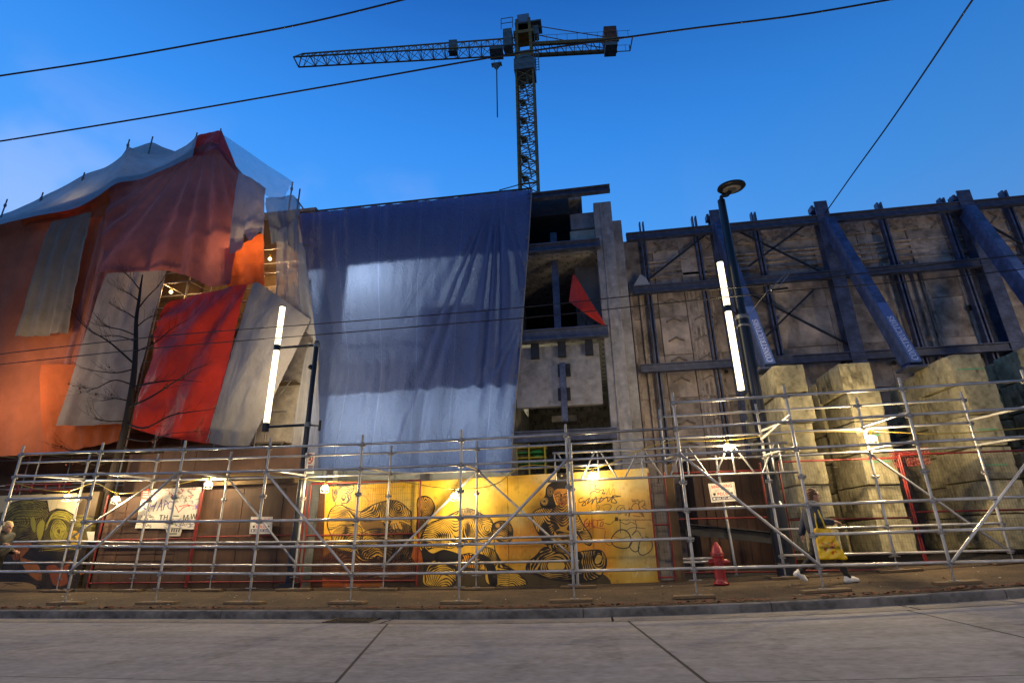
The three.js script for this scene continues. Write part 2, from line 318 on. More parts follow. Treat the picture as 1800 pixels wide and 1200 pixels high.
function sole(x, z, i, row) {
  const y = walkY(x, z), a = rr(-.12, .12), L = rr(.62, .82), g = new RoundedBoxGeometry(L, .045, .24, 1, .006); wuv(g); g.rotateY(a); g.rotateZ(Math.atan((walkY(x + .2, z) - walkY(x - .2, z)) / .4));
  const b = wuv(g).translate(x + rr(-.08, .08), y + .028, z);
  solo('sole_board', b, M.wood, 'dirty timber sole board under a ' + (row ? 'rear scaffold post by the ' + ['', 'dark mural wall', 'tree trunk', 'graffiti board', 'short lamp post', 'crouching mural man', 'bent mural figure', 'praying mural figure', '', 'tall street lamp', 'middle concrete blocks', 'far concrete blocks'][i] : 'kerbside scaffold post before the ' + ['blond person', 'dark mural wall', 'graffiti board', 'white hoarding sign', 'drain grate', 'bent mural figure', 'praying mural figure', 'fire hydrant', 'walking person', 'red netting', 'far concrete blocks'][i]), 'board', row ? 'sole boards under the rear scaffold posts' : 'sole boards under the kerbside scaffold posts');
}
const tall = i => i >= 7;
part('standard', tube(V(fx[6] + .075, .3, -.02), V(fx[6] + .075, LV(4.6), -.02), TR, 10), M.galv, scaf);
for (let i = 0; i < fx.length; i++) {
  const y0 = walkY(fx[i], 0) + .05; sole(fx[i], 0, i, 0);
  standard(fx[i], 0, y0, LV(tall(i) ? 6 : 5) + bow[i] + .2, (tall(i) ? [0, 1, 2, 3, 4, 5, 6] : [0, 1, 2, 3, 4, 5]).map(l => LV(l) + bow[i]));
}
for (let i = 1; i < rx.length; i++) {
  const top = LV(i >= 8 ? 6 : 5) + rb[i] + .17, lv = [0, 1, 2, 3, 4, 5, 6].map(l => LV(l) + rb[i]);
  if (i === 8) { standard(rx[i], RZ, LV(3.3) + rb[i], top, lv.slice(4), false); continue; }
  sole(rx[i], RZ, i, 1); standard(rx[i], RZ, walkY(rx[i], RZ) + .05, top, lv);
}
const led = (a, b, nm = 'ledger', e = .03) => { const d = b.clone().sub(a).normalize(); part(nm, tube(a.clone().addScaledVector(d, e), b.clone().addScaledVector(d, -e), TR * .98, 8), M.galv, scaf); };
for (let i = 0; i < fx.length - 1; i++) {
  const L = i >= 7 ? [0, 1, 2, 4, 5, 6] : [0, 1, 2, 4, 5]; if (i === 0) { L[2] = 3; } if (i === 7) L.splice(1, 1);
  for (const l of L) led(fN(i, l), fN(i + 1, l));
}
led(V(2.115, LV(5) + bow[6] + .0, 0), fN(7, 5));
for (let i = 0; i < rx.length - 1; i++) {
  const L = i < 7 ? [0, 1, 4, 5] : i === 7 || i === 8 ? [4, 5] : [0, 1, 4, 5]; if (i >= 8) L.push(6);
  for (const l of L) led(rN(i, l), rN(i + 1, l));
}
for (let i = 0; i < fx.length; i++) { led(fN(i, 4).add(V(0, .03, 0)), rN(i + 1, 4).add(V(0, .03, 0)), 'transom'); if (i >= 8) led(fN(i, 5.1), rN(i + 1, 5.1), 'transom'); }
const dg = (a, b, z) => { a = a.clone(); b = b.clone(); a.z += z; b.z += z; led(a, b, 'diagonal_brace', .0); };
dg(fN(1, 0), fN(2, 4), .06); dg(fN(3, 4), fN(4, 0), .06); dg(fN(5, 0), fN(6, 4), .06); dg(fN(7, 4), fN(8, 0), .06); dg(fN(9, 0), fN(10, 4), .06);
dg(rN(1, 1.2), rN(2, 3.9), -.06); dg(rN(2, 4), rN(3, 4), -.07); dg(rN(3, 4), rN(4, 0), -.06); dg(rN(5, 0), rN(6, 4), -.06); dg(rN(6, 4), rN(7, 0), -.06); dg(rN(10, 4), rN(11, 0), -.06);
dg(V(rx[9], LV(5), RZ), V(fx[8], LV(5.3), 0), .05); 
{ // lattice girder over the gateway
  const zg = RZ + .08, xa = Z(962, 850, zg).x, xb = Z(1395, 835, zg).x, yt = x => lerp(Z(980, 796, zg).y, Z(1385, 778, zg).y, (x - xa) / (xb - xa)), yb = x => yt(x) - .62;
  const g = part('lattice_girder', [tube(V(xa + .15, yt(xa), zg), V(xb, yt(xb), zg), TR, 8), tube(V(xa, yb(xa), zg), V(xb + .1, yb(xb), zg), TR, 8)], M.galv, scaf);
  const n = 5; for (let k = 0; k <= n; k++) {
    const x = lerp(xa + .2, xb - .2, k / n), w = (xb - xa - .4) / n * .42;
    part('lattice_strut', tube(V(x, yb(x), zg), V(x, yt(x), zg), .02, 6), M.galv, g);
    if (k > 0) part('lattice_strut', tube(V(x - .06, yt(x), zg), V(x - w, yb(x), zg), .02, 6), M.galv, g);
    if (k < n) part('lattice_strut', tube(V(x + .06, yt(x), zg), V(x + w, yb(x), zg), .02, 6), M.galv, g);
  }
}

// ------------------------------------------------------------------ string of caged site lamps
const bulbMat = std({ color: col(1, .8, .5), emissive: col(1, .74, .36), emissiveIntensity: 9, roughness: .4 });
const bulbPx = [[118, 873, 'above the dark mural wall'], [203, 877, 'beside the tree trunk'], [366, 850, 'over the brown hoarding'], [571, 857, 'beside the red fence post'], [799, 871, 'in front of the yellow mural'], [1043, 835, 'over the praying mural figure'], [1280, 785, 'over the warning sign'], [1533, 770, 'in front of the concrete blocks']];
const bulbPos = bulbPx.map(([x, y], i) => Z(x, y, i < 2 ? RZ + .1 : RZ + .12));
bulbPos.forEach((p, i) => {
  const g = thing('caged_lamp', 'lit round site lamp in a wire cage hanging ' + bulbPx[i][2], 'lamp', p, 'string of caged site lamps on the scaffold');
  part('bulb', new THREE.SphereGeometry(.07, 16, 12).translate(p.x, p.y, p.z), bulbMat, g);
  part('socket', [tube(p.clone().add(V(0, .05, 0)), p.clone().add(V(0, .15, 0)), .03, 10, .022)], M.cable, g);
  const c = []; for (let k = 0; k < 6; k++) { const a = k * Math.PI / 3, cs = Math.cos(a) * .1, sn = Math.sin(a) * .1; c.push(tube(p.clone().add(V(cs * .4, .07, sn * .4)), p.clone().add(V(cs, .01, sn)), .0035, 4), tube(p.clone().add(V(cs, .01, sn)), p.clone().add(V(cs, -.1, sn)), .0035, 4)); }
  for (const y of [-.11, -.03]) c.push(new THREE.TorusGeometry(.1, .0035, 4, 16).rotateX(Math.PI / 2).translate(p.x, p.y + y, p.z));
  part('cage', c, M.clamp, g);
  const l = new THREE.PointLight(col(1, .75, .4), [12, 10, 12, 12, 9.5, 7.5, 17, 38][i], 0, 2); l.castShadow = true; l.shadow.radius = 2.2; l.position.set(0, 0, 0); g.add(l); l.name = 'lamp_light';
});
{
  const pts = [Z(30, 850, RZ), Z(60, 858, RZ)]; bulbPos.forEach((p, i) => { pts.push(p.clone().add(V(0, .15, 0))); if (i < bulbPos.length - 1) { const q = bulbPos[i + 1], m = p.clone().lerp(q, .5); m.y += .15 + [.22, -.05, .1, .1, .28, .22, .06][i]; if (i === 4) { pts.push(p.clone().lerp(q, .3).add(V(0, .12, 0))); } pts.push(m); } });
  pts.push(Z(1660, 762, RZ + .1), Z(1830, 750, RZ + .1));
  solo('lamp_cable', curveTube(pts, .011, 160, 6), M.cable, 'yellow electric cable linking the caged lamps along the scaffold', 'cable', null);
}

// ------------------------------------------------------------------ walls along the sidewalk, with painted murals
const WZ = -2.4;
function canvasTex(w, h, draw) {
  const c = document.createElement('canvas'); c.width = w; c.height = h; const x = c.getContext('2d'); draw(x, w, h);
  const t = new THREE.CanvasTexture(c); t.colorSpace = THREE.SRGBColorSpace; t.anisotropy = 8; return t;
}
// painter that takes photo-like coordinates of a crop and puts them where they lie on the wall
function painter(ctx, w, h, X0, X1, Y0, Y1) {
  let ox = 0, oy = 0, sc = 1;
  const P = ([a, b]) => { const q = Z(ox + a * sc, oy + b * sc, WZ); return [(q.x - X0) / (X1 - X0) * w, (Y1 - q.y) / (Y1 - Y0) * h]; };
  const k = () => w / (X1 - X0) / 80 * sc;     // canvas px per crop px
  const cr = (pts, closed) => { const v = pts.map(p => new THREE.Vector3(p[0], p[1], 0)); return new THREE.CatmullRomCurve3(v, closed, 'catmullrom', .5).getPoints(pts.length * 8).map(p => [p.x, p.y]); };
  const path = (pts, closed) => { ctx.beginPath(); pts.forEach((p, i) => { const [a, b] = P(p); i ? ctx.lineTo(a, b) : ctx.moveTo(a, b); }); if (closed) ctx.closePath(); };
  const o = {
    crop(x, y, s) { ox = x; oy = y; sc = s; return o; },
    fill(pts, c, smooth = true, ol = 0) { path(smooth ? cr(pts, true) : pts, true); ctx.fillStyle = c; ctx.fill(); if (ol) { ctx.strokeStyle = INK; ctx.lineWidth = ol * k(); ctx.lineJoin = 'round'; ctx.stroke(); } return o; },
    line(pts, c, lw, smooth = true) { path(smooth ? cr(pts, false) : pts, false); ctx.strokeStyle = c; ctx.lineWidth = lw * k(); ctx.lineCap = 'round'; ctx.lineJoin = 'round'; ctx.stroke(); return o; },
    flow(A, B, n, c, lw, j = 5) {
      n = Math.max(4, Math.round(n * .62)); lw *= .8; const a = cr(A, false), b = cr(B, false), m = 26, at = (q, t) => { const x = t * (q.length - 1), i = Math.min(q.length - 2, x | 0); return [lerp(q[i][0], q[i + 1][0], x - i), lerp(q[i][1], q[i + 1][1], x - i)]; };
      for (let i = 0; i <= n; i++) {
        const t = (i + rr(-.3, .3)) / n, ph = rnd() * 6, t0 = rnd() < .5 ? rr(0, .15) : 0, t1 = rnd() < .5 ? rr(.82, 1) : 1, pts = [];
        for (let s = 0; s <= m; s++) { const u = lerp(t0, t1, s / m), p = at(a, u), q = at(b, u); pts.push([lerp(p[0], q[0], t) + Math.sin(u * 9 + ph) * j, lerp(p[1], q[1], t) + Math.cos(u * 8 + ph) * j]); }
        const W = lw * rr(.5, 1.5);
        for (let s = 0; s < m; s += 4) { path(pts.slice(s, s + 5), false); ctx.strokeStyle = c; ctx.lineCap = 'round'; ctx.lineWidth = Math.max(1, W * k() * (.45 + .9 * Math.sin(Math.PI * (s + 2) / m))); ctx.stroke(); }
      } return o;
    },
    spray(cx, cy, rx, ry, c, n, a, r = .5) { for (let i = 0; i < n; i++) { const t = rnd() * 6.283, m = Math.sqrt(rnd()), [x, y] = P([cx + Math.cos(t) * rx * m, cy + Math.sin(t) * ry * m]), R = rr(.3, 1) * r * Math.min(rx, ry) * w / (X1 - X0) / 80 * sc, g = ctx.createRadialGradient(x, y, 0, x, y, R); g.addColorStop(0, `rgba(${c},${a})`); g.addColorStop(1, `rgba(${c},0)`); ctx.fillStyle = g; ctx.fillRect(x - R, y - R, 2 * R, 2 * R); } return o; },
    // contour lines round one or more centres, clipped to a closed outline; noise swells them from hairlines to solid black
    hatch(pts, ctrs, gap, bias, ink) {
      const pl = cr(pts, true).map(P), xs = pl.map(p => p[0]), ys = pl.map(p => p[1]), x0 = Math.max(0, Math.floor(Math.min(...xs))), x1 = Math.min(w - 1, Math.ceil(Math.max(...xs))), y0 = Math.max(0, Math.floor(Math.min(...ys))), y1 = Math.min(h - 1, Math.ceil(Math.max(...ys)));
      if (x1 <= x0 || y1 <= y0) return o; const cs = ctrs.map(([a, b, fx = 1, fy = 1]) => { const q = P([a, b]); return [q[0], q[1], fx, fy]; }), g = gap * k() * .8, sd = rnd() * 9;
      const im = ctx.getImageData(x0, y0, x1 - x0 + 1, y1 - y0 + 1), d = im.data, W = x1 - x0 + 1;
      for (let y = y0; y <= y1; y++) {
        const hit = []; for (let i = 0, j = pl.length - 1; i < pl.length; j = i++) { const [xi, yi] = pl[i], [xj, yj] = pl[j]; if ((yi > y) !== (yj > y)) hit.push(xi + (y - yi) / (yj - yi) * (xj - xi)); } hit.sort((p, q) => p - q);
        for (let s = 0; s + 1 < hit.length; s += 2) for (let x = Math.max(x0, Math.ceil(hit[s])); x <= Math.min(x1, hit[s + 1]); x++) {
          const n1 = fbm(x / 420 + sd, y / 420, 5, 2) - .5, n2 = fbm(x / 300 + sd + .3, y / 300 + .7, 7, 2) - .5; let f = 0, ws = 0;
          for (const [cx, cy, fx, fy] of cs) { const dd = Math.hypot((x - cx) * fx, (y - cy) * fy), wt = 1 / (dd * dd * dd * dd + 40); f += dd * wt; ws += wt; }
          f = f / ws / g + n1 * 5; const v = .5 + .5 * Math.sin(f * 6.2832), t = .55 - bias * .5 - n2 * 1.45, a = sstep(t - .14, t + .14, v) * .96, q = ((y - y0) * W + x - x0) * 4;
          for (let c = 0; c < 3; c++) d[q + c] = lerp(d[q + c], ink[c], a);
        }
      }
      ctx.putImageData(im, x0, y0); if (ink[0] < 60) { ctx.beginPath(); pl.forEach(([a, b], i) => i ? ctx.lineTo(a, b) : ctx.moveTo(a, b)); ctx.closePath(); ctx.strokeStyle = `rgb(${ink})`; ctx.lineWidth = 6.5 * k(); ctx.lineJoin = 'round'; ctx.stroke(); } return o;
    },
    rings(cx, cy, rx, ry, rot, n, c, lw, a0 = 0, a1 = 6.2832, inner = .2) {
      for (let i = 0; i < n; i++) {
        const f = lerp(inner, 1, (i + .5) / n), ph = rnd() * 6, pts = []; const b0 = a0 + rr(-.2, .2), b1 = a1 + rr(-.25, .1);
        for (let s = 0; s <= 40; s++) { const a = lerp(b0, b1, s / 40), w = 1 + .07 * Math.sin(a * 3 + ph), x = Math.cos(a) * rx * f * w, y = Math.sin(a) * ry * f * w; pts.push([cx + x * Math.cos(rot) - y * Math.sin(rot), cy + x * Math.sin(rot) + y * Math.cos(rot)]); }
        o.line(pts, c, lw * rr(.6, 1.4), false);
      } return o;
    },
  }; return o;
}
function mottle(ctx, w, h, n, cols, r0, r1, a) {
  for (let i = 0; i < n; i++) { const x = rnd() * w, y = rnd() * h, r = rr(r0, r1), c = cols[(rnd() * cols.length) | 0], g = ctx.createRadialGradient(x, y, 0, x, y, r); g.addColorStop(0, `rgba(${c},${a})`); g.addColorStop(1, `rgba(${c},0)`); ctx.fillStyle = g; ctx.fillRect(x - r, y - r, 2 * r, 2 * r); }
}
function drips(ctx, w, h, n, c, a) { for (let i = 0; i < n; i++) { const x = rnd() * w, y = rnd() * h * .8, l = rr(.05, .4) * h; ctx.fillStyle = `rgba(${c},${a * rnd()})`; ctx.fillRect(x, y, rr(1, 5), l); } }
const MX0 = Z(553, 940, WZ).x, MX1 = Z(1152, 940, WZ).x, MY0 = 0, MY1 = 2.62;
const INK = '#0f0805', TAN = '#d9a640', GOLD = '#e0a51c';
const muralTex = canvasTex(2048, 640, (c, w, h) => {
  c.fillStyle = '#c99a22'; c.fillRect(0, 0, w, h);
  const D = painter(c, w, h, MX0, MX1, MY0, MY1);
  D.crop(0, 0, 1);
  mottle(c, w, h, 90, ['232,178,24', '214,150,18', '240,200,70', '188,140,30'], 60, 260, .5);
  // patches of other paint: pale at the upper right, ochre, orange, dark at the foot
  D.spray(1060, 838, 115, 26, '206,192,152', 90, .4, 1).spray(1120, 930, 42, 95, '186,172,120', 90, .3, .8).spray(1010, 850, 90, 20, '206,186,140', 40, .3, 1).spray(915, 930, 40, 70, '128,96,20', 60, .3, .8).spray(930, 900, 40, 30, '110,84,22', 30, .3, 1).spray(1045, 960, 30, 40, '226,130,30', 30, .28, 1).spray(840, 880, 90, 40, '240,196,60', 50, .3, 1).spray(780, 990, 60, 30, '226,150,30', 30, .25, 1);
  D.fill([[560, 980], [730, 960], [735, 1035], [555, 1035]], 'rgba(120,30,16,.65)');
  mottle(c, w, h, 46, ['200,190,150', '130,100,30', '110,90,24', '225,130,30', '150,110,20'], 40, 150, .42); mottle(c, w, h, 500, ['240,215,120', '150,110,30', '90,70,30'], 4, 22, .2);
  for (let i = 0; i < 900; i++) { c.fillStyle = `rgba(${rnd() < .5 ? '255,235,160' : '90,64,14'},${rr(.03, .12)})`; c.fillRect(rnd() * w, rnd() * h, rr(2, 10), rr(8, 60)); }
  D.fill([[548, 840], [572, 840], [566, 1035], [545, 1035]], 'rgba(60,34,20,.95)', false);
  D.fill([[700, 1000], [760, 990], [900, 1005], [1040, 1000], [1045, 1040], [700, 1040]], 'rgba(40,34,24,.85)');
  // crouching man with bowed head
  D.crop(560, 820, .18335);
  D.fill([[110, 420], [160, 360], [130, 250], [150, 170], [230, 130], [320, 170], [335, 220], [300, 265], [305, 300], [275, 345], [220, 350], [250, 380], [400, 430], [560, 350], [740, 325], [860, 410], [890, 480], [870, 800], [860, 1050], [200, 1050], [100, 1000], [160, 780], [80, 560]], 'rgba(216,170,60,.85)', true, 9);
  D.fill([[400, 520], [560, 500], [640, 540], [880, 580], [880, 860], [760, 900], [640, 870], [500, 640], [430, 600]], 'rgba(40,16,8,.5)');
  D.fill([[60, 700], [180, 780], [330, 830], [420, 900], [640, 860], [860, 880], [880, 1080], [60, 1080]], 'rgba(70,22,12,.6)');
  const K = [15, 8, 5], BR = [44, 16, 8], GO = [196, 148, 52];
  D.hatch([[130, 250], [150, 165], [230, 126], [325, 165], [338, 215], [300, 205], [240, 190], [190, 230], [170, 300], [140, 330]], [[240, 260, 1, 1.2]], 15, .5, K).hatch([[200, 300], [220, 220], [290, 215], [320, 230], [296, 265], [304, 300], [272, 345], [220, 345]], [[240, 290]], 24, .0, K).rings(160, 245, 20, 32, 0, 3, INK, 6).line([[250, 250], [285, 246], [330, 205]], INK, 7).line([[300, 265], [270, 288], [300, 312], [272, 342]], INK, 8).line([[240, 265], [262, 258], [282, 266]], INK, 6);
  D.hatch([[110, 430], [200, 365], [330, 440], [390, 500], [350, 560], [220, 560], [95, 600]], [[240, 760, 1, 1], [110, 640]], 26, .1, K).hatch([[400, 440], [560, 350], [740, 325], [862, 410], [890, 480], [860, 530], [760, 490], [600, 505], [440, 525]], [[755, 395], [520, 700, 1, 1]], 25, .25, K);
  D.hatch([[150, 620], [260, 560], [380, 560], [420, 640], [395, 820], [300, 840], [160, 810], [120, 720]], [[330, 980, 1.1, .9]], 26, .3, K).hatch([[390, 710], [460, 610], [640, 600], [730, 700], [700, 860], [520, 890], [400, 870]], [[580, 960, .9, 1.1]], 26, .2, K).hatch([[620, 530], [880, 575], [880, 860], [700, 880], [730, 700]], [[640, 520], [900, 1000]], 26, .55, K);
  D.hatch([[60, 860], [250, 810], [400, 850], [640, 880], [880, 870], [872, 1060], [80, 1062]], [[200, 1300], [560, 1350, .9, 1], [860, 1250]], 27, .4, BR);
  D.fill([[700, 520], [740, 500], [790, 560], [800, 600], [760, 590], [720, 600], [690, 560]], TAN).line([[740, 540], [780, 620]], INK, 8).line([[720, 545], [745, 630]], INK, 8).line([[700, 550], [710, 620]], INK, 8).line([[350, 300], [420, 270], [480, 330], [470, 380]], 'rgba(70,40,10,.8)', 5);
  // bent figure on all fours
  D.crop(720, 820, .18333);
  D.fill([[130, 620], [200, 540], [330, 490], [430, 440], [560, 398], [700, 460], [800, 540], [820, 800], [900, 960], [1020, 1010], [1120, 1130], [760, 1130], [720, 950], [640, 860], [440, 870], [430, 1130], [140, 1130], [150, 900], [90, 760]], 'rgba(214,170,54,.9)', true, 9);
  D.fill([[70, 320], [130, 278], [200, 298], [242, 370], [232, 440], [200, 490], [150, 600], [110, 690], [80, 700], [60, 600], [70, 480]], INK);
  D.hatch([[75, 330], [130, 290], [200, 310], [230, 370], [220, 430], [190, 480], [140, 600], [100, 680], [75, 600], [80, 480]], [[150, 380, 1.6, .8], [60, 560]], 19, .15, GO);
  D.hatch([[130, 620], [220, 540], [330, 495], [430, 445], [560, 402], [700, 462], [795, 545], [800, 680], [690, 745], [520, 730], [400, 780], [260, 770], [150, 800], [95, 740]], [[740, 590], [180, 760], [470, 980, .8, 1.1]], 26, .3, K);
  D.fill([[120, 780], [220, 830], [330, 795], [480, 840], [520, 880], [430, 920], [420, 990], [380, 960], [240, 900], [170, 980], [150, 1080], [130, 940]], INK).fill([[650, 840], [740, 860], [820, 960], [840, 1130], [770, 1130], [730, 960]], INK);
  for (let i = 0; i < 8; i++) D.line([[500 + i * 26, 420], [520 + i * 24, 500]], INK, 4).line([[490, 430 + i * 12], [600, 415 + i * 12], [700, 470 + i * 12]], INK, 3);
  D.hatch([[200, 905], [300, 885], [430, 930], [425, 1130], [170, 1130], [160, 1000]], [[320, 1200, 1.1, .8]], 26, .3, K).hatch([[430, 890], [560, 830], [640, 860], [700, 930], [620, 1000], [450, 1000]], [[470, 935], [640, 700]], 24, .2, K).hatch([[700, 775], [810, 800], [890, 920], [1010, 1000], [1120, 1130], [840, 1130], [800, 950], [720, 860]], [[640, 760], [940, 1260, .7, 1.1]], 26, .35, K);
  D.fill([[790, 560], [860, 518], [950, 530], [992, 600], [985, 690], [940, 735], [860, 720], [800, 660]], INK).hatch([[800, 565], [862, 528], [946, 540], [982, 604], [975, 684], [936, 724], [862, 710], [810, 655]], [[860, 760, 1, 1]], 22, .0, GO).rings(845, 565, 22, 22, 0, 3, TAN, 5).line([[860, 690], [910, 710], [960, 690]], TAN, 5);
  // seated praying figure
  D.crop(910, 810, .1916);
  D.fill([[90, 930], [160, 870], [240, 790], [330, 800], [400, 840], [560, 830], [620, 820], [760, 815], [815, 890], [812, 980], [740, 1080], [600, 1115], [300, 1090], [90, 1015]], INK);
  D.fill([[140, 480], [220, 430], [320, 410], [460, 420], [540, 470], [600, 580], [676, 690], [668, 772], [610, 750], [540, 660], [500, 830], [330, 830], [250, 740], [160, 610]], 'rgba(208,160,62,.95)', true, 9);
  D.fill([[330, 430], [470, 430], [500, 640], [440, 720], [380, 700], [300, 560]], 'rgba(24,12,8,.92)').fill([[250, 560], [320, 680], [330, 760], [240, 760], [200, 640]], 'rgba(24,12,8,.85)');
  D.fill([[265, 240], [330, 185], [420, 170], [480, 210], [470, 300], [330, 300], [350, 430], [230, 430], [205, 370], [250, 320]], INK).fill([[335, 280], [380, 255], [470, 270], [465, 370], [420, 412], [370, 400], [340, 350]], '#c98f34');
  D.rings(405, 135, 58, 52, 0, 7, INK, 8).rings(300, 280, 32, 44, 0, 4, '#8a6a34', 4).rings(245, 370, 38, 38, 0, 4, '#a78236', 5);
  D.hatch([[335, 282], [380, 255], [470, 270], [465, 370], [420, 412], [370, 400], [340, 350]], [[365, 320, 1, 1.4], [445, 320, 1, 1.4], [405, 395]], 17, .1, [70, 30, 10]).line([[345, 306], [380, 290], [398, 312], [394, 366]], INK, 7).line([[420, 310], [450, 296], [470, 312]], INK, 6).line([[350, 330], [366, 324], [385, 332]], INK, 6).line([[420, 332], [438, 325], [456, 331]], INK, 6).line([[384, 392], [408, 386], [428, 393]], '#7c1c10', 7);
  D.hatch([[140, 480], [220, 430], [330, 410], [340, 520], [320, 720], [240, 690], [160, 615]], [[60, 620, .9, .8], [420, 760]], 24, .2, K).hatch([[330, 430], [470, 430], [500, 640], [440, 725], [380, 700], [300, 560]], [[400, 300, 1.2, .8], [430, 900]], 24, -.1, GO).hatch([[530, 470], [600, 580], [676, 700], [668, 772], [600, 740], [535, 640], [515, 540]], [[640, 740], [545, 520]], 17, .25, K).hatch([[330, 720], [480, 700], [500, 830], [330, 830]], [[400, 780, .6, 1.4]], 18, .3, K);
  D.fill([[505, 375], [530, 365], [546, 400], [545, 480], [510, 480]], TAN).line([[515, 380], [520, 470]], INK, 6).line([[530, 380], [534, 470]], INK, 5);
  D.hatch([[110, 930], [170, 880], [250, 800], [400, 850], [620, 830], [760, 825], [806, 890], [802, 980], [735, 1065], [600, 1095], [300, 1075], [105, 1005]], [[350, 965, .75, 1.2], [740, 905, 1.1, .9], [520, 600]], 30, -.05, [190, 150, 62]);
  D.fill([[270, 960], [300, 915], [400, 915], [440, 960], [400, 1010], [300, 1010]], '#c9a243', true, 8).fill([[700, 920], [730, 860], [775, 870], [770, 920], [730, 950]], '#c9a243', true, 8);
  // scrawled tags
  const S = 'rgba(28,24,22,.9)', R = '#8e1b10';
  D.line([[690, 215], [715, 225], [710, 255], [750, 262]], S, 8).line([[665, 300], [700, 275], [740, 290], [760, 270], [790, 265], [775, 300], [800, 290], [790, 310]], S, 7).line([[810, 250], [815, 310], [840, 250], [850, 310], [880, 250], [895, 310]], S, 3);
  D.line([[600, 335], [565, 350], [570, 380], [610, 370], [625, 400], [590, 410], [610, 380], [660, 340], [640, 390], [690, 350], [680, 395], [720, 330], [730, 390], [770, 330], [750, 380], [820, 330], [830, 370], [880, 320], [860, 375], [910, 380], [870, 320], [945, 325]], S, 8).line([[700, 350], [940, 325]], S, 7);
  D.line([[660, 470], [690, 450], [700, 480], [730, 440], [720, 400], [750, 420], [735, 470]], S, 5).line([[780, 405], [830, 395], [860, 420], [810, 480], [790, 440]], S, 5);
  D.line([[640, 530], [612, 560], [620, 605], [650, 590], [645, 570], [630, 575]], R, 8).line([[660, 545], [656, 605]], R, 7, false).line([[658, 575], [680, 570]], R, 6, false).line([[682, 540], [680, 602]], R, 7, false).line([[712, 540], [695, 545], [694, 600], [712, 596]], R, 6).line([[720, 545], [760, 538]], R, 6).line([[738, 542], [730, 600]], R, 6).line([[752, 545], [792, 535]], R, 6).line([[768, 560], [755, 600], [780, 590], [785, 560], [770, 558]], R, 6).line([[640, 640], [700, 610], [800, 622]], R, 5);
  D.line([[980, 410], [930, 410], [905, 450], [930, 490], [960, 470], [940, 440], [980, 430], [990, 500], [1030, 430], [1020, 510], [1060, 400], [1110, 400], [1120, 470], [1160, 510], [1110, 400], [1160, 360], [1165, 400], [1140, 420], [1190, 445]], S, 5).line([[1050, 440], [1080, 470], [1130, 470], [1140, 510], [1060, 500]], S, 5);
  for (let i = 0; i < 7; i++) D.line([[1045 + i * 10, rr(345, 360)], [1052 + i * 10, rr(365, 385)], [1058 + i * 10, rr(345, 370)]], S, 3);
  for (let i = 0; i < 26; i++) D.line([[930 + i * 13, rr(532, 538)], [934 + i * 13, rr(544, 550)], [938 + i * 13, rr(532, 545)]], S, 3);
  D.fill([[893, 515], [922, 515], [922, 550], [893, 550]], S, false);
  D.line([[945, 560], [1000, 580], [1040, 560], [1080, 580]], S, 5).line([[940, 530], [945, 660]], S, 5).line([[1080, 545], [1090, 620], [1050, 680], [1100, 640], [1135, 690]], S, 5).line([[1000, 635], [1060, 610], [1170, 620]], S, 4).line([[800, 570], [850, 580], [900, 540], [950, 540]], S, 4).line([[805, 640], [800, 740], [850, 775], [870, 750]], S, 4);
  D.rings(955, 720, 92, 85, .2, 1, S, 7, 0, 6.28, 1).rings(1075, 780, 45, 50, 0, 1, S, 6, 0, 5, 1).rings(1170, 780, 62, 85, .3, 1, S, 6, -2, 4, 1);
  D.line([[880, 690], [950, 710], [1030, 690]], 'rgba(30,26,24,.6)', 5); D.line([[1080, 1060], [1110, 1000]], 'rgba(220,214,190,.8)', 6).line([[1140, 1000], [1190, 970], [1230, 1000]], 'rgba(220,214,190,.8)', 6);
  drips(c, w, h, 160, '60,44,20', .16); mottle(c, w, h, 140, ['90,70,30', '40,30,16', '235,220,170'], 3, 16, .25);
});
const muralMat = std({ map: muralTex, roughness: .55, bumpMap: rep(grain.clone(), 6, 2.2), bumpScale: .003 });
function muralPanel(parent, x0, x1, yb, yt, X0, X1, Y0, Y1, mat, z) {
  const n = 6, s = new THREE.Shape(); s.moveTo(x0, yb(x0)); for (let i = 1; i <= n; i++) { const x = lerp(x0, x1, i / n); s.lineTo(x, yb(x)); } s.lineTo(x1, yt(x1)); s.lineTo(x0, yt(x0));
  const g = new THREE.ExtrudeGeometry(s, { depth: .15, bevelEnabled: true, bevelThickness: .008, bevelSize: .006, bevelSegments: 1 }), p = g.attributes.position, uv = g.attributes.uv;
  for (let i = 0; i < p.count; i++) uv.setXY(i, (p.getX(i) - X0) / (X1 - X0), (p.getY(i) - Y0) / (Y1 - Y0));
  part('panel', g.translate(0, 0, z - .16), mat, parent);
}
{
  const yt = x => { const a = Z(735, 846, WZ), b = Z(1150, 822, WZ); return lerp(a.y, b.y, (x - a.x) / (b.x - a.x)); }, yb = x => walkY(x, WZ) - .03;
  const g = thing('mural_wall', 'yellow wall painted with three swirling black line figures and scrawled tags', 'wall', V((MX0 + MX1) / 2, walkY(0, WZ), WZ));
  const cuts = [MX0, Z(734, 900, WZ).x, Z(893, 900, WZ).x, Z(1040, 900, WZ).x, MX1];
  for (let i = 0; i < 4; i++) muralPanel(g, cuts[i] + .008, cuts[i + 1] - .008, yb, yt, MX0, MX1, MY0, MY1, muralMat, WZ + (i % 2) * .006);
}
const LX0 = -15.2, LX1 = Z(157, 940, WZ).x, LYT = Z(70, 869, WZ).y;
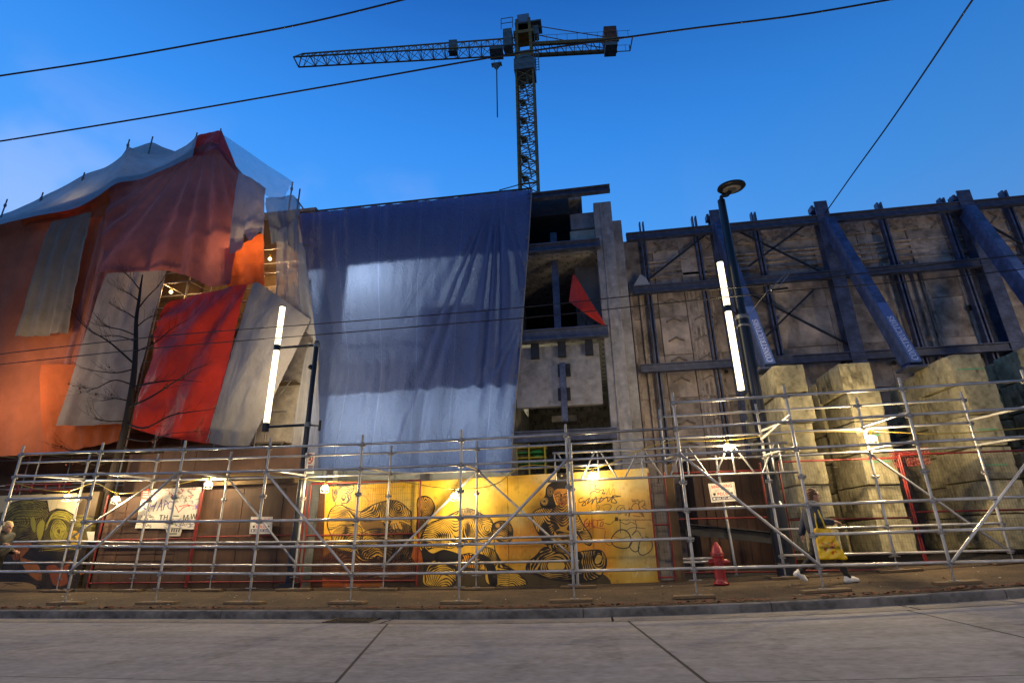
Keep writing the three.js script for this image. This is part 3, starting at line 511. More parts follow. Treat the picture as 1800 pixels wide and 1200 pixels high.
const leftMuralTex = canvasTex(1024, 640, (c, w, h) => {
  c.fillStyle = '#3a2a10'; c.fillRect(0, 0, w, h); const D = painter(c, w, h, LX0, LX1, 0, LYT); D.crop(0, 840, .1834);
  mottle(c, w, h, 70, ['30,20,8', '84,70,20', '60,44,14', '20,14,8'], 40, 150, .55);
  D.fill([[-900, 150], [440, 160], [440, 215], [250, 205], [100, 240], [0, 330], [-900, 300]], '#b9ab84').fill([[440, 150], [740, 140], [730, 360], [620, 300], [540, 290], [470, 320]], '#bdb08c', false);
  D.fill([[440, 380], [500, 320], [600, 310], [700, 350], [860, 380], [860, 620], [440, 620]], '#5c5220');
  D.hatch([[-400, 420], [0, 330], [120, 245], [300, 215], [440, 240], [440, 440], [300, 600], [60, 700], [-400, 700]], [[150, 420, .7, 1], [-150, 520]], 24, .1, [132, 122, 44]).hatch([[440, 400], [520, 320], [620, 312], [740, 370], [900, 380], [900, 640], [600, 720], [420, 640]], [[560, 510, 1.2, .9], [710, 570]], 20, .25, [20, 14, 6]).hatch([[60, 700], [400, 660], [760, 660], [860, 780], [860, 1060], [60, 1060]], [[280, 860], [560, 900], [760, 880]], 34, .2, [16, 11, 7]);
  D.flow([[-300, 420], [0, 330], [120, 250], [300, 215], [440, 240]], [[-300, 560], [0, 460], [150, 400], [300, 400], [440, 330]], 26, '#7d7628', 7, 8).flow([[-300, 440], [0, 350], [120, 270], [300, 240], [440, 260]], [[-300, 620], [0, 520], [150, 470], [300, 470], [430, 420]], 18, '#120c06', 7, 8);
  D.fill([[290, 400], [320, 370], [340, 440], [330, 520], [300, 480]], '#8f8a30').fill([[360, 450], [400, 400], [425, 440], [400, 560], [370, 600], [350, 520]], '#9a9030');
  D.flow([[430, 460], [520, 330], [620, 320], [720, 380]], [[430, 520], [480, 400], [600, 390], [660, 440]], 12, '#a49a36', 8, 4).rings(560, 510, 85, 110, 0, 12, '#a39835', 7).rings(710, 570, 55, 70, 0, 8, '#b08a28', 7).flow([[690, 400], [800, 390], [940, 380]], [[690, 470], [800, 460], [920, 470]], 9, '#8c8030', 7, 4).flow([[330, 640], [480, 600], [640, 610], [780, 640]], [[340, 720], [480, 690], [620, 690], [780, 700]], 14, '#a08a34', 6, 8);
  D.fill([[190, 770], [260, 780], [350, 820], [390, 900], [390, 980], [320, 960], [240, 880]], '#8a5220').fill([[440, 850], [520, 830], [560, 860], [620, 820], [680, 780], [640, 900], [640, 1010], [520, 1030], [470, 920]], '#7d3f1c').fill([[760, 910], [820, 900], [850, 940], [820, 990]], '#b06020').fill([[100, 640], [230, 600], [300, 640], [200, 760], [120, 780]], '#8a5018').fill([[-300, 1010], [240, 1000], [300, 1080], [-300, 1100]], '#9a7a4c');
  D.flow([[60, 700], [110, 740], [90, 960]], [[200, 640], [180, 780], [160, 980]], 10, '#120c06', 6, 6).flow([[260, 640], [360, 700], [420, 660]], [[250, 780], [380, 800], [440, 780]], 9, '#120c06', 10, 8).flow([[700, 900], [720, 1000], [700, 1080]], [[860, 900], [860, 1000], [800, 1080]], 10, '#171512', 12, 8).flow([[20, 900], [120, 900], [240, 930]], [[10, 1040], [100, 1020], [220, 1030]], 10, '#1c140a', 7, 8);
  drips(c, w, h, 80, '20,12,6', .25);
});
{
  const g = thing('dark_mural_wall', 'dark brown wall painted with curling olive and orange animal shapes', 'wall', V((LX0 + LX1) / 2, walkY(-10, WZ), WZ)), m = std({ map: leftMuralTex, roughness: .6 });
  const cuts = [LX0, -13, -10.9, LX1]; for (let i = 0; i < 3; i++) muralPanel(g, cuts[i] + .008, cuts[i + 1] - .008, x => walkY(x, WZ) - .03, x => LYT + (i === 2 ? .03 : 0), LX0, LX1, 0, LYT, m, WZ + (i % 2) * .005);
}
{ // brown board hoarding between the murals
  const g = thing('brown_hoarding', 'dark brown board hoarding with a pale capping beam', 'hoarding', V(-6, walkY(-6, WZ), WZ));
  const xa = Z(166, 980, WZ).x + .05, xb = Z(522, 980, WZ).x, n = 10;
  for (let i = 0; i < n; i++) { const x0 = lerp(xa, xb, i / n), x1 = lerp(xa, xb, (i + 1) / n), top = i < 4 ? Z(260, 872, WZ).y : Z(440, 858, WZ).y; part('board', rbox(x0 + .004, x1 - .004, walkY(x0, WZ) - .02, top, WZ - .05, WZ - .006 * (i % 2), .004), M.brown, g); }
  for (let k = 0; k < 9; k++) { const y = .55 + k * .17; part('batten', box(xa, lerp(xa, xb, .39), y, y + .012, WZ + .001, WZ + .012), M.brown, g); }
  const c0 = Z(362, 851, WZ), c1 = Z(522, 845, WZ); part('capping_beam', bar(V(c0.x, c0.y, WZ + .02), V(c1.x, c1.y, WZ + .02), .16, .1), M.ply, g);
}
{ // plywood back wall behind the hoarding
  const g = thing('plywood_screen', 'tan plywood screen rising behind the brown hoarding', 'screen', V(-6.5, 0, -3.1)), a = Z(205, 900, -3.1).x, b = Z(520, 900, -3.1).x, n = 5;
  for (let i = 0; i < n; i++) part('plywood_sheet', rbox(lerp(a, b, i / n) + .006, lerp(a, b, (i + 1) / n) - .006, 0, 3.55 + .05 * (i % 2), -3.14, -3.1, .004), M.brown, g);
}
// ------------------------------------------------------------------ red site fence panels with wire mesh
function fencePanel(label, x0, x1, z, yb, yt, opts = {}) {
  const g = thing('fence_panel', label, 'fence', V((x0 + x1) / 2, yb, z), 'red framed wire mesh site fence'), r = .021;
  const dz = opts.dz || 0, P = (t, y) => V(lerp(x0, x1, t), y, z + dz * t);
  part('post', tube(P(0, yb), P(0, yt), r, 8), M.red, g); part('post', tube(P(1, yb), P(1, yt), r, 8), M.red, g);
  for (const f of opts.rails || [0.05, .48, 1]) part('rail', tube(P(0, lerp(yb, yt, f)), P(1, lerp(yb, yt, f)), r * .9, 8), M.red, g);
  if (opts.mesh !== false) {
    const w = []; const nx = Math.round(Math.abs(x1 - x0) / .055), ny = Math.round((yt - yb) / .16), q = .0022;
    for (let i = 1; i < nx; i++) w.push(tube(P(i / nx, yb + .1), P(i / nx, yt), q, 3, q, true)); for (let j = 1; j < ny; j++) w.push(tube(P(0, lerp(yb + .1, yt, j / ny)), P(1, lerp(yb + .1, yt, j / ny)), q, 3, q, true));
    const m = part('wire_mesh', w, M.mesh, g); m.userData.kind = 'stuff';
  } return g;
}
{
  const z = WZ + .12, X = (px, py) => Z(px, py, z).x, H = (px, py) => Z(px, py, z).y;
  fencePanel('red fence panel in front of the crouching man of the mural', X(531, 1000), X(733, 1000), z, walkY(-3, z) + .03, H(640, 847));
  fencePanel('red fence panel over the brown hoarding beside the signs', X(333, 1000), X(524, 1000), z, walkY(-6, z) + .03, H(420, 858), { rails: [0.05, .5], mesh: false });
  fencePanel('red fence panel between tree trunk and graffiti poster', X(160, 1000), X(330, 1000), z, walkY(-9, z) + .03, H(250, 868), { rails: [.05, .5], mesh: false });
  fencePanel('narrow red fence panel at the right end of the yellow mural', X(1157, 1000), X(1186, 1000), z, walkY(4, z) + .03, H(1150, 830), { rails: [.03, .5] });
  fencePanel('red gate panel behind the fire hydrant', Z(1200, 1000, z - .5).x, Z(1368, 1000, z - .5).x, z - .5, walkY(5, z) + .05, Z(1290, 815, z - .5).y, { rails: [.03, .5, .93], mesh: false });
  const zz = z - .15, xs = [1400, 1632, 1880].map(p => Z(p, 1000, zz).x), lab = ['between the street lamp and the red netting', 'before the far concrete blocks'];
  for (let i = 0; i < 2; i++) fencePanel('red fence panel ' + lab[i], xs[i] + .02, xs[i + 1] - .02, zz, walkY(xs[i], zz) + .03, Z(1560, 805, zz).y + i * .06, { rails: [.02, .46, 1] });
  // timber post beside the gate
  const a = Z(1186, 1000, WZ), b = Z(1203, 1000, WZ); solo('timber_post', rbox(a.x, b.x, walkY(4, WZ), Z(1190, 815, WZ).y, WZ - .2, WZ, .01), M.ply, 'weathered timber gate post at the end of the mural wall', 'post');
  // grey block wall behind the narrow panel
  solo('gate_pier', rbox(Z(1157, 950, WZ - .3).x, Z(1188, 950, WZ - .3).x, 0, Z(1160, 850, WZ - .3).y, WZ - .5, WZ - .3, .01), M.wall, 'pale concrete pier behind the narrow red fence panel', 'pier');
  // orange debris netting tied to the fence between the block stacks
  const n0 = Z(1563, 792, zz - .1), n1 = Z(1632, 786, zz - .1), n2 = Z(1575, 822, zz - .1), n3 = Z(1636, 815, zz - .1), nets = [];
  for (let i = 0; i <= 22; i++) nets.push(tube(n0.clone().lerp(n1, i / 22), n2.clone().lerp(n3, i / 22), .008, 4)); for (let j = 0; j <= 5; j++) nets.push(tube(n0.clone().lerp(n2, j / 5), n1.clone().lerp(n3, j / 5), .007, 4));
  solo('safety_netting', nets, M.red, 'strip of red plastic safety netting tied between concrete block stacks', 'netting', null);
  const r = []; for (let k = 0; k < 4; k++) { const x = Z(30 + k * 24, 860, -3).x; r.push(tube(V(x, 1, -3), V(x, Z(60, 850, -3).y, -3), .03, 6)); } r.push(tube(Z(10, 853, -3), Z(125, 850, -3), .03, 6), tube(Z(10, 862, -3), Z(125, 860, -3), .03, 6));
  solo('red_barrier', r, M.red, 'red metal barrier behind the dark mural wall', 'barrier', null);
}
// ------------------------------------------------------------------ signs and posters
function flat(name, c4, z, tx, label, cat, th = .006) {   // corners in photo pixels, TL TR BR BL
  const [a, b, c, d] = c4.map(p => Z(p[0], p[1], z)), n = V(0, 0, th), g = new THREE.BufferGeometry();
  const f = [a, b, c, d].map(p => p.clone().add(n)), k = [a, b, c, d], tri = [], uv = [];
  const q = (p, s, uvs) => { [0, 3, 2, 0, 2, 1].forEach(i => { tri.push(p[s[i]].x, p[s[i]].y, p[s[i]].z); uv.push(...uvs[i]); }); }, U = [[0, 1], [1, 1], [1, 0], [0, 0]], E0 = [[.01, .99], [.02, .99], [.02, .98], [.01, .98]];
  q(f, [0, 1, 2, 3], U); const all = [...f, ...k]; q(all, [5, 4, 7, 6], E0); q(all, [4, 5, 1, 0], E0); q(all, [3, 2, 6, 7], E0); q(all, [4, 0, 3, 7], E0); q(all, [1, 5, 6, 2], E0);
  g.setAttribute('position', new THREE.Float32BufferAttribute(tri, 3)); g.setAttribute('uv', new THREE.Float32BufferAttribute(uv, 2)); g.computeVertexNormals();
  return solo(name, g, std({ map: tx, roughness: .5 }), label, cat);
}
const warnTex = canvasTex(512, 384, (c, w, h) => {
  c.fillStyle = '#e9e4d8'; c.fillRect(0, 0, w, h); c.strokeStyle = '#8a8072'; c.lineWidth = 5; c.strokeRect(20, 18, w - 40, h - 36); c.textAlign = 'center';
  c.fillStyle = '#d8341c'; c.font = 'bold 84px sans-serif'; c.fillText('WARNING', w / 2, 100, 420); c.font = 'bold 92px sans-serif'; c.fillText('POLO', w / 2, 256, 230);
  c.fillStyle = '#7a766c'; for (let j = 0; j < 2; j++) for (let i = 0; i < 13; i++) c.fillRect(110 + i * 23 + rr(-3, 3), 128 + j * 26, rr(9, 18), 9);
  c.fillStyle = '#222'; for (const x of [88, 424]) { c.beginPath(); c.moveTo(x - 30, 205); c.lineTo(x + 30, 205); c.lineTo(x + 24, 235); c.lineTo(x, 258); c.lineTo(x - 24, 235); c.fill(); c.fillStyle = '#d9c36a'; c.fillRect(x - 22, 190, 44, 14); c.fillStyle = '#222'; }
  c.fillStyle = '#2a2450'; c.fillRect(30, 280, w - 60, 66); c.fillStyle = '#f2efe6'; c.font = 'bold 58px sans-serif'; c.fillText('604.321.4040', w / 2 + 30, 334, 350); c.fillRect(48, 296, 44, 34);
  mottle(c, w, h, 20, ['120,100,70'], 10, 60, .15);
});
flat('warning_sign', [[1245, 850], [1291, 847], [1296, 880], [1251, 883]], WZ - .38, warnTex, 'white WARNING sign with red lettering hung on the gate by the hydrant', 'sign');
flat('security_sign', [[441, 908], [479, 908], [477, 938], [438, 938]], WZ + .15, warnTex, 'white WARNING sign with red lettering on the brown hoarding', 'sign');
const posterTex = canvasTex(768, 512, (c, w, h) => {
  c.fillStyle = '#cfc8ba'; c.fillRect(0, 0, w, h); mottle(c, w, h, 50, ['180,170,150', '225,220,208'], 20, 90, .5); c.lineCap = 'round';
  const sc = (n, cs, x0, x1, y0, y1, s, lw) => { for (let i = 0; i < n; i++) { c.strokeStyle = cs[(rnd() * cs.length) | 0]; c.lineWidth = lw * rr(.6, 1.3); let x = rr(x0, x1), y = rr(y0, y1); c.beginPath(); c.moveTo(x, y); for (let k = 0; k < 6; k++) { const a = x + rr(-s, s * 1.6), b = y + rr(-s, s); c.quadraticCurveTo(x + rr(-s, s), y + rr(-s, s), a, b); x = a; y = b; } c.stroke(); } };
  sc(46, ['#333', '#555', '#2b2b30'], 380, 760, 10, 180, 16, 3); sc(16, ['#a33', '#c44'], 80, 700, 20, 120, 22, 4); sc(26, ['#2a3a7a', '#333'], 350, 750, 380, 500, 20, 4); sc(14, ['#333'], 20, 180, 330, 500, 18, 5); sc(8, ['#7a4aa0'], 640, 720, 180, 280, 18, 4);
  c.strokeStyle = '#3a2480'; c.lineWidth = 12; const L = (...p) => { c.beginPath(); p.forEach((q, i) => i ? c.lineTo(q[0], q[1]) : c.moveTo(q[0], q[1])); c.stroke(); };
  L([110, 200], [60, 190], [50, 250], [110, 270]); L([140, 160], [120, 290]); L([140, 225], [190, 215]); L([200, 160], [180, 290]); L([225, 280], [260, 150], [280, 280]); L([235, 230], [280, 225]); L([310, 150], [300, 270]); L([300, 210], [350, 180], [310, 150]); c.beginPath(); c.ellipse(385, 210, 34, 44, 0, 0, 6.3); c.stroke();
  c.strokeStyle = '#b02018'; c.lineWidth = 9; L([430, 190], [470, 250], [500, 300], [560, 240], [640, 220]); L([500, 230], [600, 210], [690, 230]); c.fillStyle = '#1e2a20'; c.font = 'bold 92px sans-serif'; c.fillText('TH', 270, 400); c.fillText('M', 560, 400); c.fillText('W', 660, 390); c.fillStyle = '#1f5a34'; c.fillRect(440, 340, 70, 14); c.fillRect(420, 450, 80, 12);
});
flat('graffiti_board', [[252, 860], [354, 856], [347, 930], [237, 928]], WZ + .05, posterTex, 'white board covered in purple, red and black graffiti tags', 'board');
flat('torn_poster', [[290, 928], [320, 928], [316, 942], [295, 942]], WZ + .05, canvasTex(128, 64, (c, w, h) => { c.fillStyle = '#b9b2a4'; c.fillRect(0, 0, w, h); c.fillStyle = '#1f4a30'; c.fillRect(10, 40, 90, 10); c.fillStyle = '#333'; for (let i = 0; i < 6; i++) c.fillRect(14 + i * 18, 8, 10, 24); }), 'small torn poster under the graffiti board', 'poster');
flat('red_notice', [[249, 860], [262, 859], [262, 878], [248, 878]], WZ + .07, canvasTex(64, 64, (c, w, h) => { c.fillStyle = '#b01810'; c.fillRect(0, 0, w, h); c.fillStyle = '#d8b0a0'; for (let i = 0; i < 3; i++) c.fillRect(10, 14 + i * 14, 44, 5); }), 'small red notice at the corner of the graffiti board', 'notice');
flat('paper_cup_print', [[152, 934], [166, 934], [164, 951], [155, 951]], WZ + .02, canvasTex(32, 32, (c, w, h) => { c.fillStyle = '#c4bcb0'; c.fillRect(0, 0, w, h); }), 'pale paper cup shape pasted on the dark mural wall', 'poster');
const noPark = canvasTex(192, 320, (c, w, h) => {
  c.fillStyle = '#e4e0d6'; c.fillRect(0, 0, w, h); c.fillStyle = '#151515'; c.font = 'bold 110px sans-serif'; c.textAlign = 'center'; c.fillText('P', w / 2 + 2, 128); c.strokeStyle = '#b81c14'; c.lineWidth = 20; c.beginPath(); c.arc(w / 2, 92, 66, 0, 6.3); c.stroke(); c.beginPath(); c.moveTo(w / 2 - 46, 46); c.lineTo(w / 2 + 46, 138); c.stroke();
  c.fillStyle = '#b81c14'; c.fillRect(24, 205, w - 48, 12); c.fillStyle = '#555'; for (let i = 0; i < 3; i++) c.fillRect(34, 235 + i * 22, w - 68, 8);
});

// ------------------------------------------------------------------ fire hydrant
{
  const p = Z(1267, 1016, -1.5), x = p.x, z = -1.5, y = walkY(x, z), S = 1, g = thing('fire_hydrant', 'red fire hydrant standing on the sidewalk before the gate', 'hydrant', V(x, y, z));
  const Lt = (pts, n = 20) => new THREE.LatheGeometry(pts.map(q => new THREE.Vector2(q[0], q[1])), n).translate(x, y, z);
  part('barrel', Lt([[0, 0], [.15, 0], [.15, .045], [.115, .06], [.11, .12], [.105, .5], [.13, .52], [.13, .55], [.115, .56]]), M.hydrant, g);
  part('bonnet', Lt([[.13, .56], [.135, .59], [.115, .61], [.1, .68], [.07, .735], [.04, .755], [.035, .8], [0, .8]]), M.hydrant, g);
  for (const s of [-1, 1]) part('nozzle_cap', [tube(V(x + s * .09, y + .42, z), V(x + s * .17, y + .42, z), .06, 12), tube(V(x + s * .17, y + .42, z), V(x + s * .19, y + .42, z), .045, 12), tube(V(x + s * .19, y + .42, z), V(x + s * .215, y + .42, z), .02, 5)], M.hydrant, g);
  part('pumper_cap', [tube(V(x, y + .4, z + .09), V(x, y + .4, z + .17), .08, 14), tube(V(x, y + .4, z + .17), V(x, y + .4, z + .195), .06, 14), tube(V(x, y + .4, z + .19), V(x, y + .4, z + .22), .022, 5)], M.hydrant, g);
  const b = []; for (let k = 0; k < 8; k++) { const a = k * .785; b.push(tube(V(x + Math.cos(a) * .132, y + .04, z + Math.sin(a) * .132), V(x + Math.cos(a) * .132, y + .062, z + Math.sin(a) * .132), .013, 6), tube(V(x + Math.cos(a) * .122, y + .545, z + Math.sin(a) * .122), V(x + Math.cos(a) * .122, y + .6, z + Math.sin(a) * .122), .011, 6)); } part('flange_bolts', b, M.hydrant, g);
}
// ------------------------------------------------------------------ street lamps
const tubeMat = std({ color: col(.9, .85, .7), emissive: col(1, .86, .52), emissiveIntensity: 3.2, roughness: .4 });
function lightTube(g, x, z, y0, y1, I) {
  part('light_tube', tube(V(x, y0, z), V(x, y1, z), .075, 20), tubeMat, g);
  for (const s of [1, -1]) { const l = new THREE.RectAreaLight(col(1, .76, .45), I, .13, y1 - y0 - .04); l.name = 'tube_light'; l.position.set(x, (y0 + y1) / 2, z + s * .085).sub(offs.get(g)); const t = V(x, (y0 + y1) / 2, z + s * 3); g.add(l); l.lookAt(t); }
}
{
  const z = -2.05, b = Z(506, 1030, z), x = b.x + .03, y0 = walkY(x, z), top = Z(557, 600, z).y, g = thing('street_lamp', 'black street lamp post with two glowing tubes on side arms, no head', 'street lamp', V(x, y0, z));
  part('pole', [tube(V(x, y0, z), V(x, y0 + 1.2, z), .1, 16, .09), tube(V(x, y0 + 1.2, z), V(x, top, z), .075, 16, .06), box(x - .17, x + .17, y0 - .02, y0 + .14, z - .17, z + .17)], M.poleBlack, g);
  const tx = Z(481, 650, z).x, ya = Z(520, 609, z).y, yb = Z(510, 748, z).y;
  for (const y of [ya, yb]) { part('arm', tube(V(tx, y, z), V(x, y, z), .035, 10), M.poleBlack, g); part('collar', tube(V(x, y - .06, z), V(x, y + .06, z), .085, 16), M.clamp, g); }
  part('tube_joint', tube(V(tx, ya - .08, z), V(tx, ya + .08, z), .085, 20), M.black, g); part('tube_joint', tube(V(tx, yb - .12, z), V(tx, yb + .1, z), .085, 20), M.black, g);
  const yt = Z(494, 540, z).y; part('end_cap', tube(V(tx, yt, z), V(tx, yt + .03, z), .078, 20), M.black, g);
  lightTube(g, tx, z, yb + .1, ya - .08, 88); lightTube(g, tx, z, ya + .08, yt, 88);
  part('bracket', [tube(V(x, yb, z), V(x + .42, yb - .08, z + .15), .022, 8), tube(V(x + .42, yb - .2, z + .15), V(x + .42, yb + .06, z + .15), .035, 8)], M.poleBlack, g);
  part('camera_pod', [new THREE.SphereGeometry(.07, 12, 8).translate(x - .1, Z(545, 645, z).y, z), tube(V(x - .1, Z(545, 645, z).y, z), V(x, Z(545, 645, z).y, z), .03, 8)], M.black, g);
  flat('no_parking_sign', [[537, 796], [553, 795], [551, 832], [535, 832]], z + .1, noPark, 'white no parking sign with red circle on the black lamp post', 'sign');
}
{
  const z = -2.15, x = Z(1268, 360, z).x + .02, y0 = walkY(x, z), top = Z(1270, 352, z).y, g = thing('tall_street_lamp', 'tall black street lamp with round head and glowing side tube', 'street lamp', V(x, y0, z));
  const yj = Z(1312, 558, z).y;
  part('pole', [tube(V(x, y0, z), V(x, y0 + 1.4, z), .2, 20, .19), tube(V(x, y0 + 1.4, z), V(x, y0 + 1.5, z), .19, 20, .148), tube(V(x, y0 + 1.5, z), V(x, yj, z), .148, 20, .14)], M.poleBlack, g);
  part('upper_pole', tube(V(x, yj, z), V(x, top, z), .118, 20, .095), M.poleBlack, g);
  part('collar', [tube(V(x, yj - .05, z), V(x, yj + .05, z), .155, 20), tube(V(x, yj - .25, z), V(x, yj - .2, z), .153, 20)], M.clamp, g);
  const hp = Z(1286, 329, z + .35), hd = part('lamp_head', new THREE.LatheGeometry([[0, -.05], [.2, -.055], [.31, -.045], [.35, -.01], [.34, .03], [.25, .07], [.1, .095], [0, .1]].map(q => new THREE.Vector2(...q)), 32).rotateX(.12).translate(hp.x, hp.y, hp.z), M.poleBlack, g);
  part('lens', new THREE.CylinderGeometry(.22, .22, .012, 32).rotateX(.12).translate(hp.x, hp.y - .057, hp.z + .0), std({ color: col(.28, .27, .25), roughness: .3 }), hd); part('lens_core', new THREE.CylinderGeometry(.11, .11, .012, 24).rotateX(.12).translate(hp.x, hp.y - .066, hp.z), std({ color: col(.12, .12, .12), roughness: .3 }), hd);
  part('neck', curveTube([V(x, top - .12, z), V(x + .02, top + .1, z + .03), V(lerp(x, hp.x, .6), hp.y - .12, lerp(z, hp.z, .6)), V(hp.x, hp.y - .01, hp.z - .08)], .05, 16, 10), M.poleBlack, g);
  const zt = z + .12, tx = Z(1284, 570, zt).x, yt = Z(1263, 462, zt).y, ym = Z(1276, 543, zt).y, yb = Z(1304, 685, zt).y;
  lightTube(g, tx, zt, yb, ym - .07, 75); lightTube(g, tx, zt, ym + .07, yt, 75);
  part('tube_joint', tube(V(tx, ym - .08, zt), V(tx, ym + .08, zt), .084, 20), M.black, g); part('arm', [tube(V(tx, ym, zt), V(x, yj, z), .03, 10)], M.poleBlack, g);
  part('tube_housing', [box(tx + .05, tx + .1, yb - .1, yt + .02, zt - .1, zt - .04)], M.black, g); part('end_cap', tube(V(tx, yt, zt), V(tx, yt + .03, zt), .078, 20), M.black, g);
}

// the next lamps of the same row, just outside the picture
{
  const L = scene.getObjectByName('street_lamp'), R2 = scene.getObjectByName('tall_street_lamp');
  const a = L.clone(); a.name = numbered('street_lamp'); a.position.x = Z(-75, 668, -2.05).x + (L.position.x - Z(481, 650, -2.05).x); a.position.y = walkY(a.position.x, -2.05) + .1; scene.add(a); tag(a, 'black street lamp post with glowing tubes beside the rust coloured tarp', 'street lamp');
  const b = R2.clone(); b.name = numbered('tall_street_lamp'); b.position.x = R2.position.x + 10.3; b.position.y = walkY(b.position.x, -2.15); scene.add(b); tag(b, 'tall black street lamp with glowing tube at the far end of the facade', 'street lamp');
}
// the far side of the street: sidewalk and lit lamps of the same kind (their light falls on road, kerb and scaffold)
struct('far_sidewalk', groundGrid(-40, 40, 16.52, 22, 40, 2, (x, z) => roadY(x, 16) + .13), M.walk, 'sidewalk on the far side of the street', 'sidewalk');
[[-9, 'before the wrapped building'], [3.5, 'across from the mural wall'], [15, 'across from the old facade']].forEach(([x, lab]) => {
  const z = 17.4, y = roadY(x, 16) + .13, H = 7.6, g = thing('far_street_lamp', 'black street lamp with lit head on the far sidewalk ' + lab, 'street lamp', V(x, y, z), 'street lamps on the far sidewalk');
  part('pole', tube(V(x, y, z), V(x, y + H, z), .13, 16, .08), M.poleBlack, g);
  part('neck', curveTube([V(x, y + H - .1, z), V(x, y + H + .15, z - .1), V(x, y + H + .2, z - .5)], .045, 10, 8), M.poleBlack, g);
  const hd = part('lamp_head', new THREE.LatheGeometry([[.23, -.05], [.31, -.045], [.35, -.01], [.34, .03], [.25, .07], [.1, .095], [0, .1]].map(q => new THREE.Vector2(...q)), 28).translate(x, y + H + .22, z - .6), M.poleBlack, g);
  part('lens', new THREE.CylinderGeometry(.22, .22, .01, 28).translate(x, y + H + .19, z - .6), std({ emissive: col(1, .84, .6), emissiveIntensity: 6 }), hd);
  const l = new THREE.SpotLight(col(1, .76, .47), 190, 0, 1.1, .4, 2); l.castShadow = true; l.shadow.radius = 9; l.position.set(0, H + .0, -.6); l.target.position.set(0, 0, -4.2); l.name = 'lamp_light'; g.add(l); g.add(l.target); l.target.name = 'light_aim';
});

// ------------------------------------------------------------------ retained concrete facade, right
const FZ = -7.5;
{
  const x0 = Z(1093, 600, FZ).x + .18, x1 = 24, yt = Z(1450, 392, FZ).y, base = V((x0 + x1) / 2, 0, FZ), g = thing('old_facade', 'weathered old concrete facade with chevron ornament, held up by steelwork', 'facade', base);
  const X = (px, py) => Z(px, py, FZ).x, H = (px, py) => Z(px, py, FZ).y, hB = H(1300, 480), hC = H(1300, 425);
  // bays of wall between pilasters; lift joints of the old formwork
  const bays = [x0, X(1165, 600), X(1215, 600), X(1262, 600), X(1300, 600), X(1370, 600), X(1470, 600), X(1555, 600), X(1650, 600), X(1720, 600), X(1800, 600), 20, x1];
  const lifts = [-.1, 2.6, 4.1, 5.4, 6.9, 8.3, hB - .03, yt];
  for (let i = 0; i < bays.length - 1; i++) for (let j = 0; j < lifts.length - 1; j++) {
    const d = [0, .05, .1, .03, 0, .02, .015, 0, .06, .02, .05, 0][i] + ((i * 7 + j * 3) % 4) * .008;
    part('wall_panel', wuv(rbox(bays[i] + .006, bays[i + 1] - .006, lifts[j] + .004, lifts[j + 1] - .004, FZ - .4, FZ + d, .012), 1, i * 3.37 + j * 1.9, j * 2.73 + i * 1.1), M.facade, g);
  }
  // cornice courses
  [[hB + .5, .1, .03], [hB + .66, .06, .06], [hB + .3, .08, .03], [hB + .05, .12, .05], [yt - .6, .5, .04]].forEach(([y, h, d]) => { for (let k = 0; k < 5; k++) { const a = lerp(x0 + .9, x1, k / 5), b = lerp(x0 + .9, x1, (k + 1) / 5); part('cornice_course', rbox(a + .004, b - .004, y, y + h, FZ - .02, FZ + d + .05, .015), M.facadeTrim, g); } });
  // chevrons: on the frieze and on the narrow pilaster strips
  const chev = (cx, cy, s, z, side) => { const r = side ? [[V(cx, cy - s, z), V(cx + s, cy, z)], [V(cx + s, cy, z), V(cx, cy + s, z)]] : [[V(cx - s, cy - s * .55, z), V(cx, cy, z)], [V(cx, cy, z), V(cx + s, cy - s * .55, z)]]; part('chevron', r.map(([a, b]) => bar(a, b, .05, .055, V(0, 0, 1))), M.facadeTrim, g); };
  for (let x = x0 + 1.3, k = 0; x < 19; x += .62, k++) chev(x, hB + 1.28, .22, FZ + .1, k % 3 === 0);
  for (const px of [1190, 1300]) for (let y = 3.2; y < hB - .4; y += .72) chev(X(px - (px > 1250 ? 60 : 0), 600) - .02, y, .26, FZ + .12, false);
  // flutes on the broad pilasters
  for (const [p0, p1, n] of [[1222, 1262, 5], [1590, 1655, 4], [1722, 1790, 5], [1100, 1150, 3]]) for (let k = 0; k <= n; k++) { const x = X(lerp(p0, p1, k / n), 600); part('flute_rib', rbox(x - .045, x + .045, 1.5, hB - .15, FZ, FZ + .135, .02), M.facadeTrim, g); }
  // tie holes and broken pockets: near-black disks painted for the shade inside them
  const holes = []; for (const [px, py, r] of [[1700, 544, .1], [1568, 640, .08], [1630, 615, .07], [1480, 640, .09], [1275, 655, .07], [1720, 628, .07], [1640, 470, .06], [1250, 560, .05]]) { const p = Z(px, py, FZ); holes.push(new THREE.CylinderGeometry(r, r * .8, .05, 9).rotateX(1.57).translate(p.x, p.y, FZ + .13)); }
  holes.forEach(h => part('tie_hole_shade', h, M.iron, g));
  part('parapet_flashing', rbox(X(1585, 360), x1, yt + .02, yt + .42, FZ - .6, FZ - .1, .02), M.steelDark, g);
}
